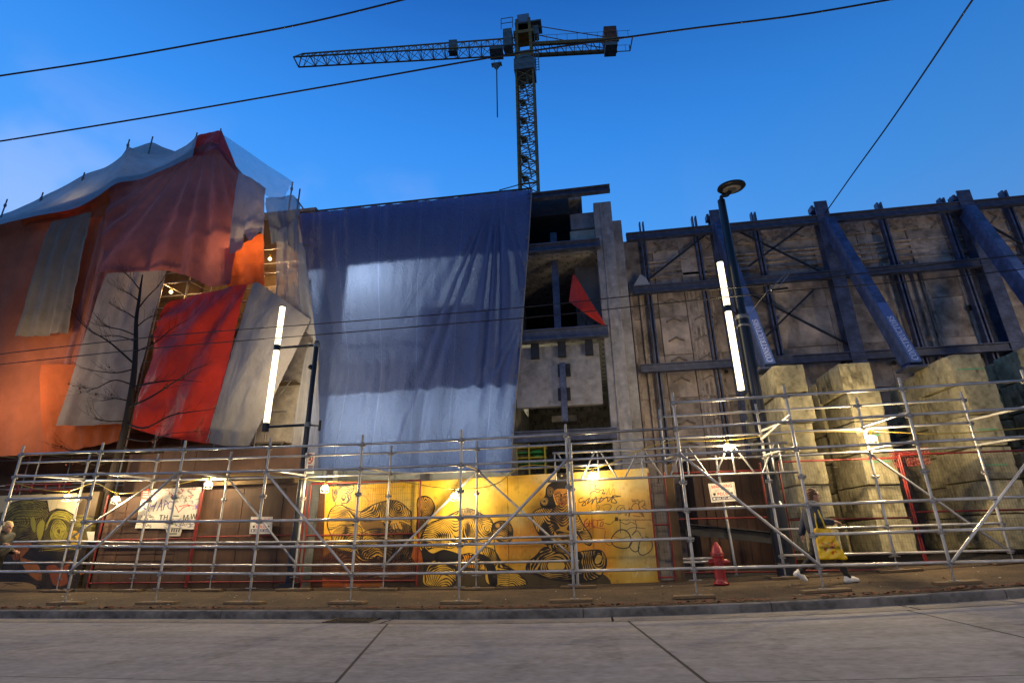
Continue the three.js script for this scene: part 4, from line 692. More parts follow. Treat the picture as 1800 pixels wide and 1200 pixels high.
// steel frame holding the facade
const SZ = -7.02;
{
  const g = thing('facade_steel_frame', 'dark blue grey steel beams and posts bracing the old facade', 'steel frame', V(12, 0, SZ)), up = V(0, 1, 0);
  const yT = Z(1450, 385, SZ).y, yM = Z(1450, 484, SZ).y, yB = Z(1450, 629, SZ).y;
  part('waler_beam', ibeam(V(Z(1100, 410, SZ).x, yT, SZ), V(23, yT, SZ), .2, .3, .03), M.steel, g); part('waler_beam', ibeam(V(Z(1112, 508, SZ).x, yM, SZ), V(23, yM, SZ), .2, .27, .03), M.steel, g); part('waler_beam', ibeam(V(Z(1127, 650, SZ).x, yB, SZ), V(23, yB, SZ), .2, .27, .03), M.steel, g);
  const z2 = SZ - .2;
  for (const [px, py] of [[1127, 392], [1219, 382], [1323, 375], [1543, 358], [1653, 350], [1762, 337], [1880, 330]]) { const p = Z(px, py, z2); part('soldier_post', [bar(V(p.x - .06, 1, z2), V(p.x - .06, p.y, z2), .05, .2, V(0, 0, 1)), bar(V(p.x + .06, 1, z2), V(p.x + .06, p.y, z2), .05, .2, V(0, 0, 1))], M.steel, g); }
  for (const [px, py] of [[1256, 371], [1440, 356], [1690, 337]]) { const p = Z(px, py, SZ - .02); part('column', ibeam(V(p.x, .5, SZ - .12), V(p.x, p.y, SZ - .12), .42, .4, .035, V(0, 0, 1)), M.steel, g); part('column_plate', box(p.x - .3, p.x - .22, p.y - .3, p.y - .1, SZ - .3, SZ), M.steel, g); }
  const z3 = SZ - .12; for (const [a, b, c, d] of [[1128, 500, 1250, 405], [1290, 402, 1445, 478], [1316, 468, 1420, 392], [1348, 590, 1432, 508], [1310, 512, 1495, 607], [1720, 385, 1800, 430]]) part('cross_brace', bar(Z(a, b, z3), Z(c, d, z3), .065, .05, V(0, 0, 1)), M.steelDark, g);
  part('gusset_plate', new THREE.ExtrudeGeometry(new THREE.Shape([[0, 0], [.55, 0], [.4, .3], [.25, .42], [0, .05]].map(q => new THREE.Vector2(...q))), { depth: .02, bevelEnabled: false }).translate(Z(1115, 503, SZ).x, Z(1115, 503, SZ).y, SZ + .05), std({ color: col(.3, .33, .42), roughness: .6 }), g);
}
// blue raking props with lettering
const rakeTex = canvasTex(256, 2048, (c, w, h) => {
  c.fillStyle = '#5a72a6'; c.fillRect(0, 0, w, h); mottle(c, w, h, 60, ['50,75,140', '100,125,195'], 30, 160, .2);
  c.save(); c.translate(w * .5, h - 40); c.rotate(-Math.PI / 2); c.fillStyle = '#c9cfe6'; c.font = 'bold 215px serif'; c.fillText('CONSTRUCTORS', 0, 82, 1500);
  c.restore();
});
const rakeMat = std({ map: rakeTex, roughness: .45 });
[[[1262, 402], [1352, 648], 'partly hidden by the tall street lamp'], [[1456, 392], [1606, 645], 'reaching down to the middle concrete blocks'], [[1702, 372], [1856, 575], 'at the far end of the old facade']].forEach(([t, b, lab], i) => {
  const A = Z(t[0], t[1], SZ + .05), B = Z(b[0], b[1], -4.55), d = B.clone().sub(A).normalize(), w = .28, h = .48;
  const g = thing('raking_prop', 'blue steel raking prop with white CONSTRUCTORS lettering, ' + lab, 'prop', B, 'blue raking props of the facade');
  const n = V(0, 0, 1).addScaledVector(d, -d.z).normalize(), s = n.clone().cross(d).normalize(), L = A.distanceTo(B);
  part('shaft', bar(A, B, w, h, n), M.raker, g);
  const Lp = Math.min(L * .98, 8 * .28), f = B.clone().addScaledVector(n, h / 2 + .004), pl = new THREE.BufferGeometry(), q = [f.clone().addScaledVector(s, -w / 2 + .01), f.clone().addScaledVector(s, w / 2 - .01)];
  const up = d.clone().multiplyScalar(-Lp), lft = s.x > 0 ? [q[0], q[1]] : [q[1], q[0]], v = [lft[0], lft[1], lft[1].clone().add(up), lft[0].clone().add(up)];
  pl.setAttribute('position', new THREE.Float32BufferAttribute([0, 1, 2, 0, 2, 3].flatMap(k => v[k].toArray()), 3)); pl.setAttribute('uv', new THREE.Float32BufferAttribute([0, 0, 1, 0, 1, 1, 0, 0, 1, 1, 0, 1], 2)); pl.computeVertexNormals();
  part('lettered_face', pl, rakeMat, g); part('foot_plate', bar(B.clone().add(V(0, -.02, 0)), B.clone().add(V(0, -.08, 0)), .6, .6, V(0, 0, 1)), M.steel, g);
});
// stacks of concrete ballast blocks
{
  const z0 = -3.45, variants = [0, 1, 2, 3].map(k => {   // cast block with worn, chipped edges
    const g = new THREE.BoxGeometry(.76, .735, 1.5, 10, 10, 18), p = g.attributes.position, R = .035, hx = .38 - R, hy = .3675 - R, hz = .75 - R;
    for (let i = 0; i < p.count; i++) {
      const x = p.getX(i), y = p.getY(i), z = p.getZ(i), c = V(clamp(x, -hx, hx), clamp(y, -hy, hy), clamp(z, -hz, hz)), d = V(x, y, z).sub(c), ed = (Math.abs(d.x) > 1e-4) + (Math.abs(d.y) > 1e-4) + (Math.abs(d.z) > 1e-4);
      const n = fbm((x + z * .7) * .3 + k * .31, (y + z * .5) * .3 + k * .17, 24, 4), chip = ed > 1 ? -.03 * sstep(.55, .8, n) : 0; c.addScaledVector(d.normalize(), R + chip + .003 * (n - .5)); p.setXYZ(i, c.x, c.y, c.z);
    }
    g.computeVertexNormals(); const q = g.toNonIndexed(); return wuv(q, 1, k * .37, k * .61);
  });
  const greenPaint = std({ color: col(.06, .42, .2), roughness: .8 });
  const nth = ['top', 'second', 'third', 'fourth', 'fifth', 'bottom'];
  [[1384, 641, 'stack beside the street lamp', 0], [1502, 637, 'stack behind the caged lamp', .03], [1696, 622, 'stack right of the lettered blue prop', .02], [1848, 600, 'stack at the end of the fence', 0]].forEach(([px, py, lab, tw], s) => {
    const c = Z(px, py, z0), x = c.x, yTop = c.y;
    for (let row = 0; row < 2; row++) for (let k = 0; k < 6; k++) {
      const m = new THREE.Mesh(variants[(s + k * 2 + row) % 4], M.block); m.name = numbered('concrete_block'); m.castShadow = m.receiveShadow = true;
      m.position.set(x + rr(-.05, .05) + (row ? -.04 : 0), yTop - .37 - k * .752 - (row ? .06 : 0), z0 - .75 - row * 1.56 + rr(-.07, .07)); m.rotation.y = tw + rr(-.035, .035); scene.add(m);
      tag(m, `${nth[k]} ballast block in the ${row ? 'rear row of the ' : ''}${lab}`, 'concrete block', 'concrete ballast blocks behind the fence');
      if (!row && ((s === 1 && (k === 2 || k === 3)) || (s === 2 && (k === 0 || k === 2 || k === 3)))) { const mk = new THREE.Mesh(new THREE.BoxGeometry(rr(.4, .62), .022, .004).translate(rr(-.05, .05), rr(-.15, .2), .7515), greenPaint); mk.name = 'paint_mark'; m.add(mk); }
    }
  });
  // green survey marks sprayed on blocks are part of the site: thin paint strips on the blocks' faces
}
{ // dark gateway interior: containers, timber and pipes behind the hydrant
  const z = -5.2, g = thing('site_container', 'dark brown site container standing inside the gateway', 'container', V(5.2, 0, z));
  part('body', box(Z(1225, 900, z).x, Z(1370, 900, z).x, 0, Z(1290, 800, z).y, z - 1.5, z), M.brown, g); for (let k = 0; k < 9; k++) { const x = lerp(Z(1228, 900, z).x, Z(1365, 900, z).x, k / 8); part('rib', box(x - .04, x + .04, .1, Z(1290, 803, z).y, z + .001, z + .04), M.brown, g); }
  const a = Z(1205, 930, -3.4), b = Z(1360, 945, -3.4); solo('steel_beam', ibeam(a, b, .2, .26, .02), M.steelDark, 'dark steel beam lying across the gateway behind the hydrant', 'beam');
  const pp = []; for (let k = 0; k < 2; k++) pp.push(tube(V(a.x - .2, .5 + k * .07, -3.2 - k * .05), V(a.x + .75, .52 + k * .07, -3.2 - k * .05), .03, 8)); solo('pipe_bundle', pp, M.galv, 'small bundle of steel pipes behind the gate left of the hydrant', 'pipes');
  solo('gate_prop', [tube(V(Z(1275, 870, -3).x, walkY(5, -3), -3), V(Z(1268, 870, -3).x, Z(1270, 800, -3).y, -3), .03, 8)], M.galv, 'thin steel prop standing behind the warning sign', 'prop');
}

// ------------------------------------------------------------------ concrete and steel building in the middle
const BZ = -5.6, BB = -12.5;
{
  const X = (px, py, z = BZ) => Z(px, py, z).x, H = (px, py, z = BZ) => Z(px, py, z).y;
  const xl = X(522, 600), xr = X(1086, 600), top = H(720, 362);
  const g = thing('frame_building', 'bare concrete and steel building under demolition behind the plastic sheet', 'building', V((xl + xr) / 2, 0, BZ));
  const y1 = H(620, 706), y2 = H(620, 603), y3 = H(620, 482);     // head of ground floor, floor of lit storey, its ceiling
  const xt = X(905, 600);
  part('roof_slab', box(xl, xr - .8, top - .25, top, BB, BZ - .3), M.innerDark, g);
  part('back_wall', box(xl, xr, 0, top, BB - .2, BB), M.innerDark, g); part('side_wall', box(xl - .2, xl, 0, top, BB, BZ - .3), M.innerPale, g); part('side_wall', box(xr - .02, xr + .25, 0, H(1080, 380), BB, BZ - .3), M.pier, g);
  part('floor_slab', box(xl, xr, y2 - .45, y2 - .1, BB, BZ - .05), M.innerDark, g); part('floor_slab', box(xl, xr, y3, y3 + .35, BB, BZ - .05), M.innerDark, g);
  part('spandrel', box(xl, xt, y1, y2, BZ - .25, BZ), M.wall, g); part('spandrel', box(xl, xt, y3, top - .05, BZ - .25, BZ), M.wall, g);
  // partition behind the lit rooms
  part('partition', box(xl, X(900, 600), 0, y3, BZ - 4.2, BZ - 4), M.innerPale, g); part('partition', box(X(835, 600), X(835, 600) + .15, y2, y3, BZ - 4, BZ - .3), M.innerPale, g); part('partition', box(X(895, 780), X(895, 780) + .15, 0, y1, BZ - 4, BZ - .3), M.innerPale, g);
  part('column', box(X(597, 560), X(620, 560), y2, y3, BZ - .3, BZ - .02), M.wall, g); part('column', box(X(718, 560), X(775, 560), y2, y2 + (y3 - y2) * .5, BZ - .3, BZ - .02), M.wall, g); part('column', box(X(740, 780), X(757, 780), 0, y1, BZ - .3, BZ - .02), M.wall, g); part('column', box(X(578, 780), X(590, 780), 0, y1, BZ - .3, BZ - .02), M.wall, g);
  part('guard_rail', [tube(V(X(620, 590), y2 + .35, BZ + .05), V(X(720, 590), y2 + .35, BZ + .05), .03, 6), tube(V(X(660, 590), y2, BZ + .05), V(X(660, 590), y2 + .45, BZ + .05), .03, 6)], M.steelDark, g);
  // exposed frame on the right
  const s = -5.35;
  part('roof_beam', ibeam(V(X(928, 345, s), H(933, 347, s), s), V(X(1072, 331, s), H(1072, 331, s), s), .22, .24, .025), M.steel, g);
  part('roof_edge', [box(X(925, 400), X(1002, 400), H(960, 372), top - .1, BB, BZ - .25)], M.steelDark, g);
  part('soffit_beam', ibeam(V(X(928, 432, s), H(932, 439, s), s), V(X(1055, 432, s), H(932, 439, s), s), .25, .3, .03), M.steel, g);
  part('floor_beam', ibeam(V(X(915, 595, s), H(920, 592, s), s), V(X(1070, 590, s), H(920, 592, s), s), .25, .36, .03), M.steel, g);
  part('lintel_beam', ibeam(V(X(900, 765, s), H(1000, 765, s), s), V(X(1085, 765, s), H(1000, 765, s), s), .25, .32, .03), M.steel, g);
  part('parapet', rbox(X(1002, 380), X(1052, 380), H(1030, 390), H(1030, 362), BZ - .9, BZ - .4, .03), M.pier, g); part('parapet', rbox(X(1002, 420), X(1052, 420), H(1030, 425), H(1030, 394), BZ - .7, BZ - .35, .03), M.wall, g);
  part('pier', rbox(X(1054, 500) , X(1087, 500), -.1, H(1060, 358), BZ - .3, BZ + .12, .02), M.pier, g); part('pier', rbox(X(1087, 500) + .02, X(1105, 500), -.1, H(1085, 378), BZ - .9, BZ - .32, .02), M.pier, g); part('pier_rib', rbox(X(1066, 500), X(1069, 500), 0, H(1060, 362), BZ + .1, BZ + .16, .01), M.pier, g);
  part('post', ibeam(V(X(976, 500), H(985, 590), BZ - .4), V(X(976, 500), H(980, 400), BZ - .4), .22, .24, .02, V(0, 0, 1)), M.steel, g);
  part('spandrel', box(xt + .02, X(1056, 650), H(1000, 712), H(1000, 606), BZ - .25, BZ - .02), M.pier, g);
  for (const px of [941, 988, 1036]) part('bracket', box(X(px - 7, 615), X(px + 7, 615), H(990, 628), H(990, 602), BZ - .02, BZ + .12), M.steelDark, g);
  part('hanger', [ibeam(V(X(992, 700), H(992, 742), BZ + .1), V(X(992, 700), H(992, 640), BZ + .1), .18, .2, .02, V(0, 0, 1))], M.steel, g); for (const py of [651, 693]) part('hanger_plate', box(X(981, py), X(1003, py), H(992, py + 11), H(992, py - 11), BZ - .01, BZ + .04), M.steelDark, g);
  part('ceiling_duct', rbox(X(970, 735, BZ - 1.6), X(1014, 735, BZ - 1.6), H(990, 741, BZ - 1.6), H(990, 730, BZ - 1.6), BZ - 2.2, BZ - 1.6, .02), M.wall, g);
  part('rubble', [new THREE.IcosahedronGeometry(.3, 1).scale(1.6, .45, .8).translate(X(950, 335), top + .02, BZ - .5), new THREE.IcosahedronGeometry(.18, 0).scale(1, .9, 1).translate(X(962, 330), top + .15, BZ - .6)], M.innerDark, g);
  part('inner_wall', box(X(1012, 520, -7.5), xr, y2, y3, -7.6, -7.5), M.innerDark, g);
  // work lights inside
  const lamp = (p, lab, I, c) => { const w = thing('work_light', lab, 'lamp', p); part('housing', box(p.x - .2, p.x + .2, p.y - .06, p.y - .02, p.z - .16, p.z + .16), M.black, w); part('glow_tube', tube(V(p.x - .18, p.y - .0, p.z), V(p.x + .18, p.y, p.z), .02, 8), std({ emissive: c, emissiveIntensity: 4 }), w); part('bracket', tube(V(p.x, p.y - .06, p.z), V(p.x, p.y - .35, p.z), .02, 6), M.black, w); const l = new THREE.PointLight(c, I, 0, 2); l.position.set(0, .06, .03); l.castShadow = true; l.shadow.radius = 12; l.name = 'work_light_source'; w.add(l); };
  const cw = col(1, .9, .6);
  lamp(V(X(640, 560), y3 - .4, BZ - 1.3), 'white work light glowing in the upper room behind the plastic sheet', 48, cw);
  lamp(V(X(640, 780), y1 - .8, BZ - 2), 'white work light on the ground floor, near the grey sheet end', 36, cw); lamp(V(X(820, 780), y1 - .8, BZ - 2), 'white work light on the ground floor, near the open bay', 32, cw);
}
{ // green and yellow equipment rack seen in the open bay
  const z = -6.2, g = thing('equipment_rack', 'rack of green and yellow equipment inside the open ground floor bay', 'rack', V(Z(930, 800, z).x, 0, z)), gm = std({ color: col(.03, .3, .07), roughness: .6 }), ym = std({ color: col(.5, .4, .04), roughness: .6 });
  for (const px of [908, 930, 958]) part('upright', box(Z(px, 800, z).x - .025, Z(px, 800, z).x + .025, 0, Z(px, 780, z).y, z - .03, z + .03), ym, g);
  for (let k = 0; k < 5; k++) { const y = Z(930, 786 + k * 9, z).y; part('shelf_bar', box(Z(905, 800, z).x, Z(960, 800, z).x, y - .02, y + .02, z - .4, z), k % 2 ? gm : ym, g); part('green_box', rbox(Z(935 + k * 2, 800, z).x, Z(953, 800, z).x, y, y + .07, z - .3, z - .05, .01), gm, g); }
}
// ------------------------------------------------------------------ plastic sheet over the middle building
const PZ = -5.22;
{
  const q = (x, y, dz = 0) => Z(x, y, PZ + dz);
  const top = [[527, 375], [600, 368], [700, 357], [800, 346], [880, 338], [935, 332]].map(p => q(...p)), bot = [[520, 826], [610, 827], [720, 829], [820, 830], [898, 830]].map(p => q(...p));
  const T0 = poly(top), B0 = poly(bot), Lp = poly([[527, 375], [530, 480], [548, 575], [560, 640], [550, 700], [520, 826]].map(p => q(...p))), Rp = poly([[935, 332], [929, 430], [922, 520], [915, 620], [905, 720], [898, 830]].map(p => q(...p)));
  const nu = 150, nv = 110, g = new THREE.PlaneGeometry(1, 1, nu, nv), p = g.attributes.position, uv = g.attributes.uv;
  for (let j = 0, k = 0; j <= nv; j++) for (let i = 0; i <= nu; i++, k++) {
    const u = i / nu, v = j / nv, a = T0(u).lerp(B0(u), v), l = Lp(v), r = Rp(v), l0 = T0(0).lerp(B0(0), v), r0 = T0(1).lerp(B0(1), v);
    a.x += (l.x - l0.x) * (1 - u) * (1 - u) + (r.x - r0.x) * u * u;
    // folds fanning from the tie point near the right end of the top edge, soft waves elsewhere
    const fu = (u - .86) * 9.2, fv = v * 12.4, ang = Math.atan2(fu, fv + .5), fan = sstep(-.62, -.12, ang) * (1 - sstep(.1, .4, ang)) * sstep(.0, .1, v);
    let d = fan * .1 * Math.sin(ang * 62 + Math.sin(ang * 23) * 1.5) * Math.min(1, v * 3) * (1 - .4 * v);
    const fu2 = (u - 1.0) * 9.2, ang2 = Math.atan2(fu2, (v - .5) * 12.4 + .3); if (v > .5) d += .05 * Math.sin(ang2 * 34) * sstep(-.7, -.2, ang2) * sstep(.5, .62, v);
    d += .035 * Math.sin(u * 31 + Math.sin(v * 5) * 1.3) * sstep(.35, 1, v) + .022 * Math.sin(u * 64 + v * 3 + Math.sin(u * 17) * 2) * (1 - sstep(0, .35, v)) + .012 * Math.sin(u * 118 + Math.sin(v * 7 + u * 9) * 1.6) + .1 * (fbm(u * .9, v * .9, 8, 4) - .5) + .1 * Math.sin(v * Math.PI) * Math.sin(u * Math.PI);
    a.z += d; p.setXYZ(k, a.x, a.y, a.z); uv.setXY(k, u, 1 - v);
  }
  g.computeVertexNormals();
  const tx = tex(1024, 512, (u, v) => { const n = fbm(u, v, 8, 5); let k = .93 + (n - .5) * .16; const s = u * 5.6 + .02 * Math.sin(v * 5), e = Math.abs(s - Math.round(s)); if (e < .009) k *= 1.3; return lin(.16 * k, .24 * k, .54 * k); });
  const m = phy({ map: tx, transmission: .5, thickness: 0, roughness: 1, clearcoat: .25, clearcoatRoughness: .35, bumpMap: rep(T.crease.clone(), 3.5, 4), bumpScale: .022, ior: 1.3, specularIntensity: .5 });
  const o = thing('plastic_sheet', 'large bluish translucent plastic sheet hung over the middle building', 'tarp', V(0, Z(700, 828, PZ).y, PZ)); part('sheet', g, m, o);
  const e = []; for (let j = 0; j < 24; j++) e.push(tube(Rp(j / 24).add(V(0, 0, .02)), Rp((j + 1) / 24).add(V(0, 0, .02)), .022, 6)); part('rolled_edge', e, TM.white, o);
  for (let k = 0; k <= 14; k++) { const t = T0(k / 14); part('tie', [tube(t.clone().add(V(0, .05, 0)), t.clone().add(V(0, -.12, .015)), .012, 5), new THREE.TorusGeometry(.03, .008, 5, 10).translate(t.x, t.y - .12, t.z + .03)], M.clamp, o); }
  for (let k = 1; k < 10; k++) { const t = Rp(k / 10); part('tie', [new THREE.TorusGeometry(.035, .009, 5, 10).translate(t.x - .07, t.y, t.z + .04)], M.clamp, o); }
  part('top_batten', [tube(top[0].clone().add(V(0, .03, 0)), top[5].clone().add(V(0, .03, 0)), .035, 8)], M.steelDark, o);
}
solo('guy_rope', curveTube([Z(878, 334, -5.2), Z(900, 328, -5.5), Z(914, 324, -5.8)], .02, 8, 5), M.wire, 'short dark rope above the plastic sheet by the crane mast', 'rope');
{
  const z = -5.1, f = (u, v) => .12 * Math.sin(u * 9 + v * 4) * .3 + .05 * (fbm(u, v, 6, 3) - .5);
  solo('red_rag', sheet([Z(1007, 482, z - .3), Z(1012, 486, z - .2), Z(1064, 570, z)], [Z(1000, 528, z - .3), Z(1020, 545, z), Z(1062, 572, z)], 16, 10, f), TM.red, 'torn red tarp rag hanging in the open upper bay', 'tarp', null);
  solo('grey_rag', sheet([Z(1010, 465, -6.6), Z(1058, 460, -6.6)], [Z(1012, 500, -6.6), Z(1064, 580, -6.6)], 12, 12, f), TM.grey, 'grey plastic hanging behind the red rag', 'tarp', null);
}

// ------------------------------------------------------------------ wrapped building on the left
const LZ = -4.2;
{
  const z = -6.6, x1 = Z(528, 600, z).x, x0 = -34, g = thing('wrapped_building', 'old building wrapped in red and grey tarps on the left', 'building', V((x0 + x1) / 2, 0, z));
  const ys = [0, Z(300, 760, z).y, Z(300, 600, z).y, Z(300, 500, z).y, Z(300, 450, z).y, Z(300, 405, z).y];
  for (let j = 0; j < 5; j++) for (let i = 0; i < 8; i++) part('wall_panel', rbox(lerp(x0, x1, i / 8) + .006, lerp(x0, x1, (i + 1) / 8) - .006, ys[j] + .005, ys[j + 1] - .005, z - .3, z + .01 * ((i + j) % 3), .01), M.ply, g);
  part('roof_slab', box(x0, x1, ys[5], ys[5] + .3, z - 2.5, z + .1), M.innerDark, g); part('end_wall', box(x1 - .25, x1 - .02, 0, ys[5] - .1, z - 2.2, z - .31), M.wall, g); part('rear_wall', box(x0, x1, 0, ys[5], z - 2.5, z - 2.21), M.innerDark, g);
}
{ // scaffold wrapped inside the tarps, its poles poke out at the top
  const g = thing('wrapped_scaffold', 'steel scaffold standing behind the red tarps', 'scaffold', V(-12, 0, -5)), zf = LZ - .6, zb = -5.8;
  const topPx = [[12, 350], [75, 338], [148, 303], [227, 245], [346, 233], [388, 226], [455, 322], [514, 320]];
  topPx.forEach(([px, py], i) => { const a = Z(px, py, zf); part('standard', tube(V(a.x, 0, zf), V(a.x, a.y, zf), .026, 8), M.clamp, g); part('coupler', tube(V(a.x, a.y - .35, zf), V(a.x, a.y - .25, zf), .05, 8), M.clamp, g); const h = Math.min(a.y, 10.5); part('standard', tube(V(a.x + .1, 0, zb), V(a.x + .1, h, zb), .026, 8), M.clamp, g); for (let y = 2; y < h; y += 2) part('transom', tube(V(a.x, y, zf), V(a.x + .1, y, zb), .024, 6), M.clamp, g); });
  const a = Z(268, 240, zb + .3); part('standard', tube(V(a.x, 8, zb + .3), V(a.x, a.y, zb + .3), .028, 8), M.clamp, g);
  const e = Z(527, 332, zb + .6); part('standard', tube(V(e.x, 2, zb + .6), V(e.x, e.y, zb + .6), .028, 8), M.clamp, g); part('strut', tube(Z(521, 350, zb + .6), Z(535, 370, zb + .6), .03, 6), M.clamp, g);
  const xl = Z(75, 600, zf).x, xr = Z(520, 600, zf).x;
  for (let y = 2; y < 11.5; y += 1) for (const z of [zf, zb]) part('ledger', tube(V(xl - 3, y, z), V(xr, y, z), .024, 6), M.clamp, g);
  for (let y = 2; y < 9; y += 2) { part('deck_plank', box(xl, xr, y + .03, y + .07, zb + .1, zf - .1), M.wood, g); part('brace', tube(V(xr - 1.6, y, zf), V(xr, y + 2, zf), .022, 6), M.clamp, g); part('brace', tube(V(xr - 1.4, y + 2, zb), V(xr, y, zb), .022, 6), M.clamp, g); }
}
function bulbIn(px, py, z, I, lab) {
  const p = Z(px, py, z), g = thing('scaffold_lamp', lab, 'lamp', p, 'bare lamps inside the wrapped scaffold'); part('bulb', new THREE.SphereGeometry(.06, 12, 10).translate(p.x, p.y, p.z), bulbMat, g); part('socket', tube(p.clone().add(V(0, .06, 0)), p.clone().add(V(0, .17, 0)), .03, 8), M.cable, g);
  const l = new THREE.PointLight(col(1, .6, .24), I, 0, 2); l.castShadow = true; l.shadow.radius = 2.4; l.name = 'lamp_light'; g.add(l);
}
bulbIn(474, 455, LZ - .9, 9, 'bare lamp glowing in the gap beside the dark blue netting'); bulbIn(300, 513, LZ - .95, 4, 'bare lamp glowing in the gap above the bright red tarp'); bulbIn(425, 455, LZ - .8, 3.5, 'bare lamp behind the orange tarp corner'); bulbIn(160, 375, LZ - .8, 2.5, 'bare lamp under the pale canopy edge');
const wob = (a, b, c) => (u, v) => a * Math.sin(u * b + v * c + Math.sin(v * 4)) * sstep(0, .2, v) + a * .7 * Math.sin(u * b * 2.3 - v * 3) * v + .12 * (fbm(u * .9, v * .9, 8, 4) - .5);
function tarp(name, label, top, bot, mat, dz, fold, nu = 50, nv = 50) { const f = ps => ps.map(([x, y, z = 0]) => Z(x, y, LZ + dz + z)); return solo(name, sheet(f(top), f(bot), nu, nv, fold), mat, label, 'tarp', null); }
const fanf = (cx, cy, k, a) => (u, v) => { const an = Math.atan2(u - cx, v - cy); return a * Math.sin(an * k + Math.sin(an * 9)) * sstep(0, .25, v) + .12 * (fbm(u * .9, v * .9, 8, 4) - .5); };
tarp('rust_tarp', 'rust coloured tarp hanging at the far left end of the wrapped building', [[-260, 452], [0, 388], [85, 372], [190, 340]], [[-330, 830], [-60, 805], [60, 800], [120, 790]], TM.rust, -.2, wob(.06, 26, 1));
tarp('tan_tarp', 'narrow tan tarp strip over the rust coloured tarp', [[88, 390], [125, 380], [160, 372]], [[25, 591], [70, 590], [118, 584]], TM.tan, .12, wob(.05, 18, 1), 30, 40);
tarp('maroon_tarp', 'big dark maroon tarp under the peaked hood', [[195, 316], [250, 306], [310, 278], [345, 258], [376, 250], [425, 304]], [[172, 480], [240, 478], [300, 476], [345, 492], [372, 505], [406, 500]], TM.maroon, .1, fanf(.62, -.15, 26, .075), 80, 60);
tarp('orange_corner_tarp', 'glowing orange tarp corner beside the gap in the netting', [[398, 440], [440, 420], [462, 408]], [[400, 505], [430, 500], [464, 500]], TM.orange, .02, wob(.05, 10, 2), 24, 24);
tarp('pink_tarp', 'long pinkish tarp strip slanting down beside the pale sheet', [[196, 327], [215, 322], [238, 319]], [[74, 778], [100, 776], [132, 772]], TM.pink, -.1, wob(.05, 14, 2), 30, 70);
tarp('pale_sheet', 'pale mauve tarp sheet behind the bare tree', [[186, 480], [240, 477], [292, 475]], [[97, 748], [160, 747], [222, 744]], TM.pale, .34, wob(.03, 12, 1), 40, 50);
tarp('low_orange_tarp', 'orange tarp showing under the pale sheet', [[70, 640], [150, 640], [240, 640]], [[75, 800], [130, 790], [215, 775]], TM.orange, .03, wob(.05, 14, 1), 30, 30);
tarp('red_tarp', 'bright red glossy tarp hanging behind the bare tree', [[283, 545], [300, 530], [345, 516], [390, 506], [433, 497]], [[231, 752], [270, 764], [315, 772], [362, 779]], TM.red, .42, (u, v) => .085 * Math.sin(Math.atan2(u - 1.1, v + .3) * 15 + .6) * sstep(0, .3, v) + .05 * Math.sin(Math.atan2(v - .1, u + .1) * 9) * (1 - v) + .16 * Math.sin(u * 3.1) * Math.sin(v * 3) + .14 * (fbm(u, v, 7, 4) - .5), 60, 60);
tarp('grey_tarp', 'grey tarp billowing behind the glowing lamp tubes', [[444, 497], [456, 498], [500, 528], [545, 561]], [[361, 777], [385, 782], [412, 784], [437, 783]], TM.grey, .35, (u, v) => .28 * Math.sin(Math.PI * u) * Math.sin(Math.PI * v) + .03 * Math.sin(u * 16 + v * 3) + .1 * (fbm(u, v, 8, 4) - .5), 50, 60);
// hood and canopy
tarp('hood_tarp', 'red tarp hood over the highest peak of the wrapped building', [[345, 238, -.1], [366, 232, -.3], [389, 229, -.5]], [[336, 276, .15], [372, 264, .25], [382, 262, .3]], TM.red, .0, wob(.03, 9, 2), 20, 16);
tarp('hood_side_tarp', 'red tarp flap falling from the peak towards the netting', [[389, 229, -.5], [395, 243, -.4], [408, 275, -.2], [419, 304, 0]], [[381, 262, .3], [388, 270, .25], [402, 288, .15], [417, 306, .05]], TM.red, .0, null, 20, 10);
tarp('canopy_tarp', 'pale blue grey canopy sheet along the roof edge of the wrapped building', [[-200, 440, -1.4], [0, 377, -1.4], [40, 362, -1.3], [75, 345, -1.2], [110, 328, -1.2], [148, 306, -1.1], [185, 293, -1], [212, 275, -.9], [226, 258, -.8], [245, 268, -.9], [290, 272, -.8], [325, 256, -.5], [346, 238, -.2]], [[-200, 450], [0, 394], [60, 380], [130, 366], [170, 345], [205, 322], [245, 315], [290, 297], [338, 275]], TM.net, .3, (u, v) => .06 * (fbm(u, v, 12, 4) - .5), 90, 16);
tarp('back_canopy', 'pale peaked canopy sheet behind the roof edge', [[226, 262, 0], [240, 258, 0], [266, 250, 0], [285, 258, 0], [308, 266, 0]], [[230, 280, .4], [250, 280, .4], [270, 280, .4], [290, 280, .4], [312, 270, .4]], TM.net, -1.6, null, 24, 8);
tarp('orange_valance', 'orange tarp edge glowing under the pale canopy', [[36, 380], [90, 368], [140, 356], [170, 337], [203, 315]], [[40, 400], [90, 390], [140, 385], [165, 384], [186, 380]], TM.orange, .02, wob(.03, 8, 2), 40, 10);
tarp('lavender_sheet', 'lavender grey plastic sheet hanging in ragged points below the peak', [[418, 302], [440, 312], [466, 330]], [[402, 446], [412, 440], [422, 432], [430, 410], [440, 424], [452, 404], [460, 412]], TM.lav, .28, (u, v) => .1 * Math.sin(u * 9 + v * 3) * v + .08 * (fbm(u, v, 6, 3) - .5), 30, 40);
tarp('ridge_netting', 'sheer pale netting sloping down from the peak', [[391, 236, -.4], [430, 262, -.5], [470, 290, -.6], [516, 320, -.6]], [[420, 304, .1], [440, 320, .1], [470, 345, .1], [500, 350, 0]], TM.sheer, .1, wob(.06, 12, 2), 30, 20);
tarp('dark_netting', 'dark blue sheer netting around the scaffold corner', [[466, 347], [490, 346], [514, 342], [527, 358]], [[478, 430], [500, 425], [515, 440], [524, 445]], TM.darknet, .05, wob(.08, 12, 2), 30, 30);
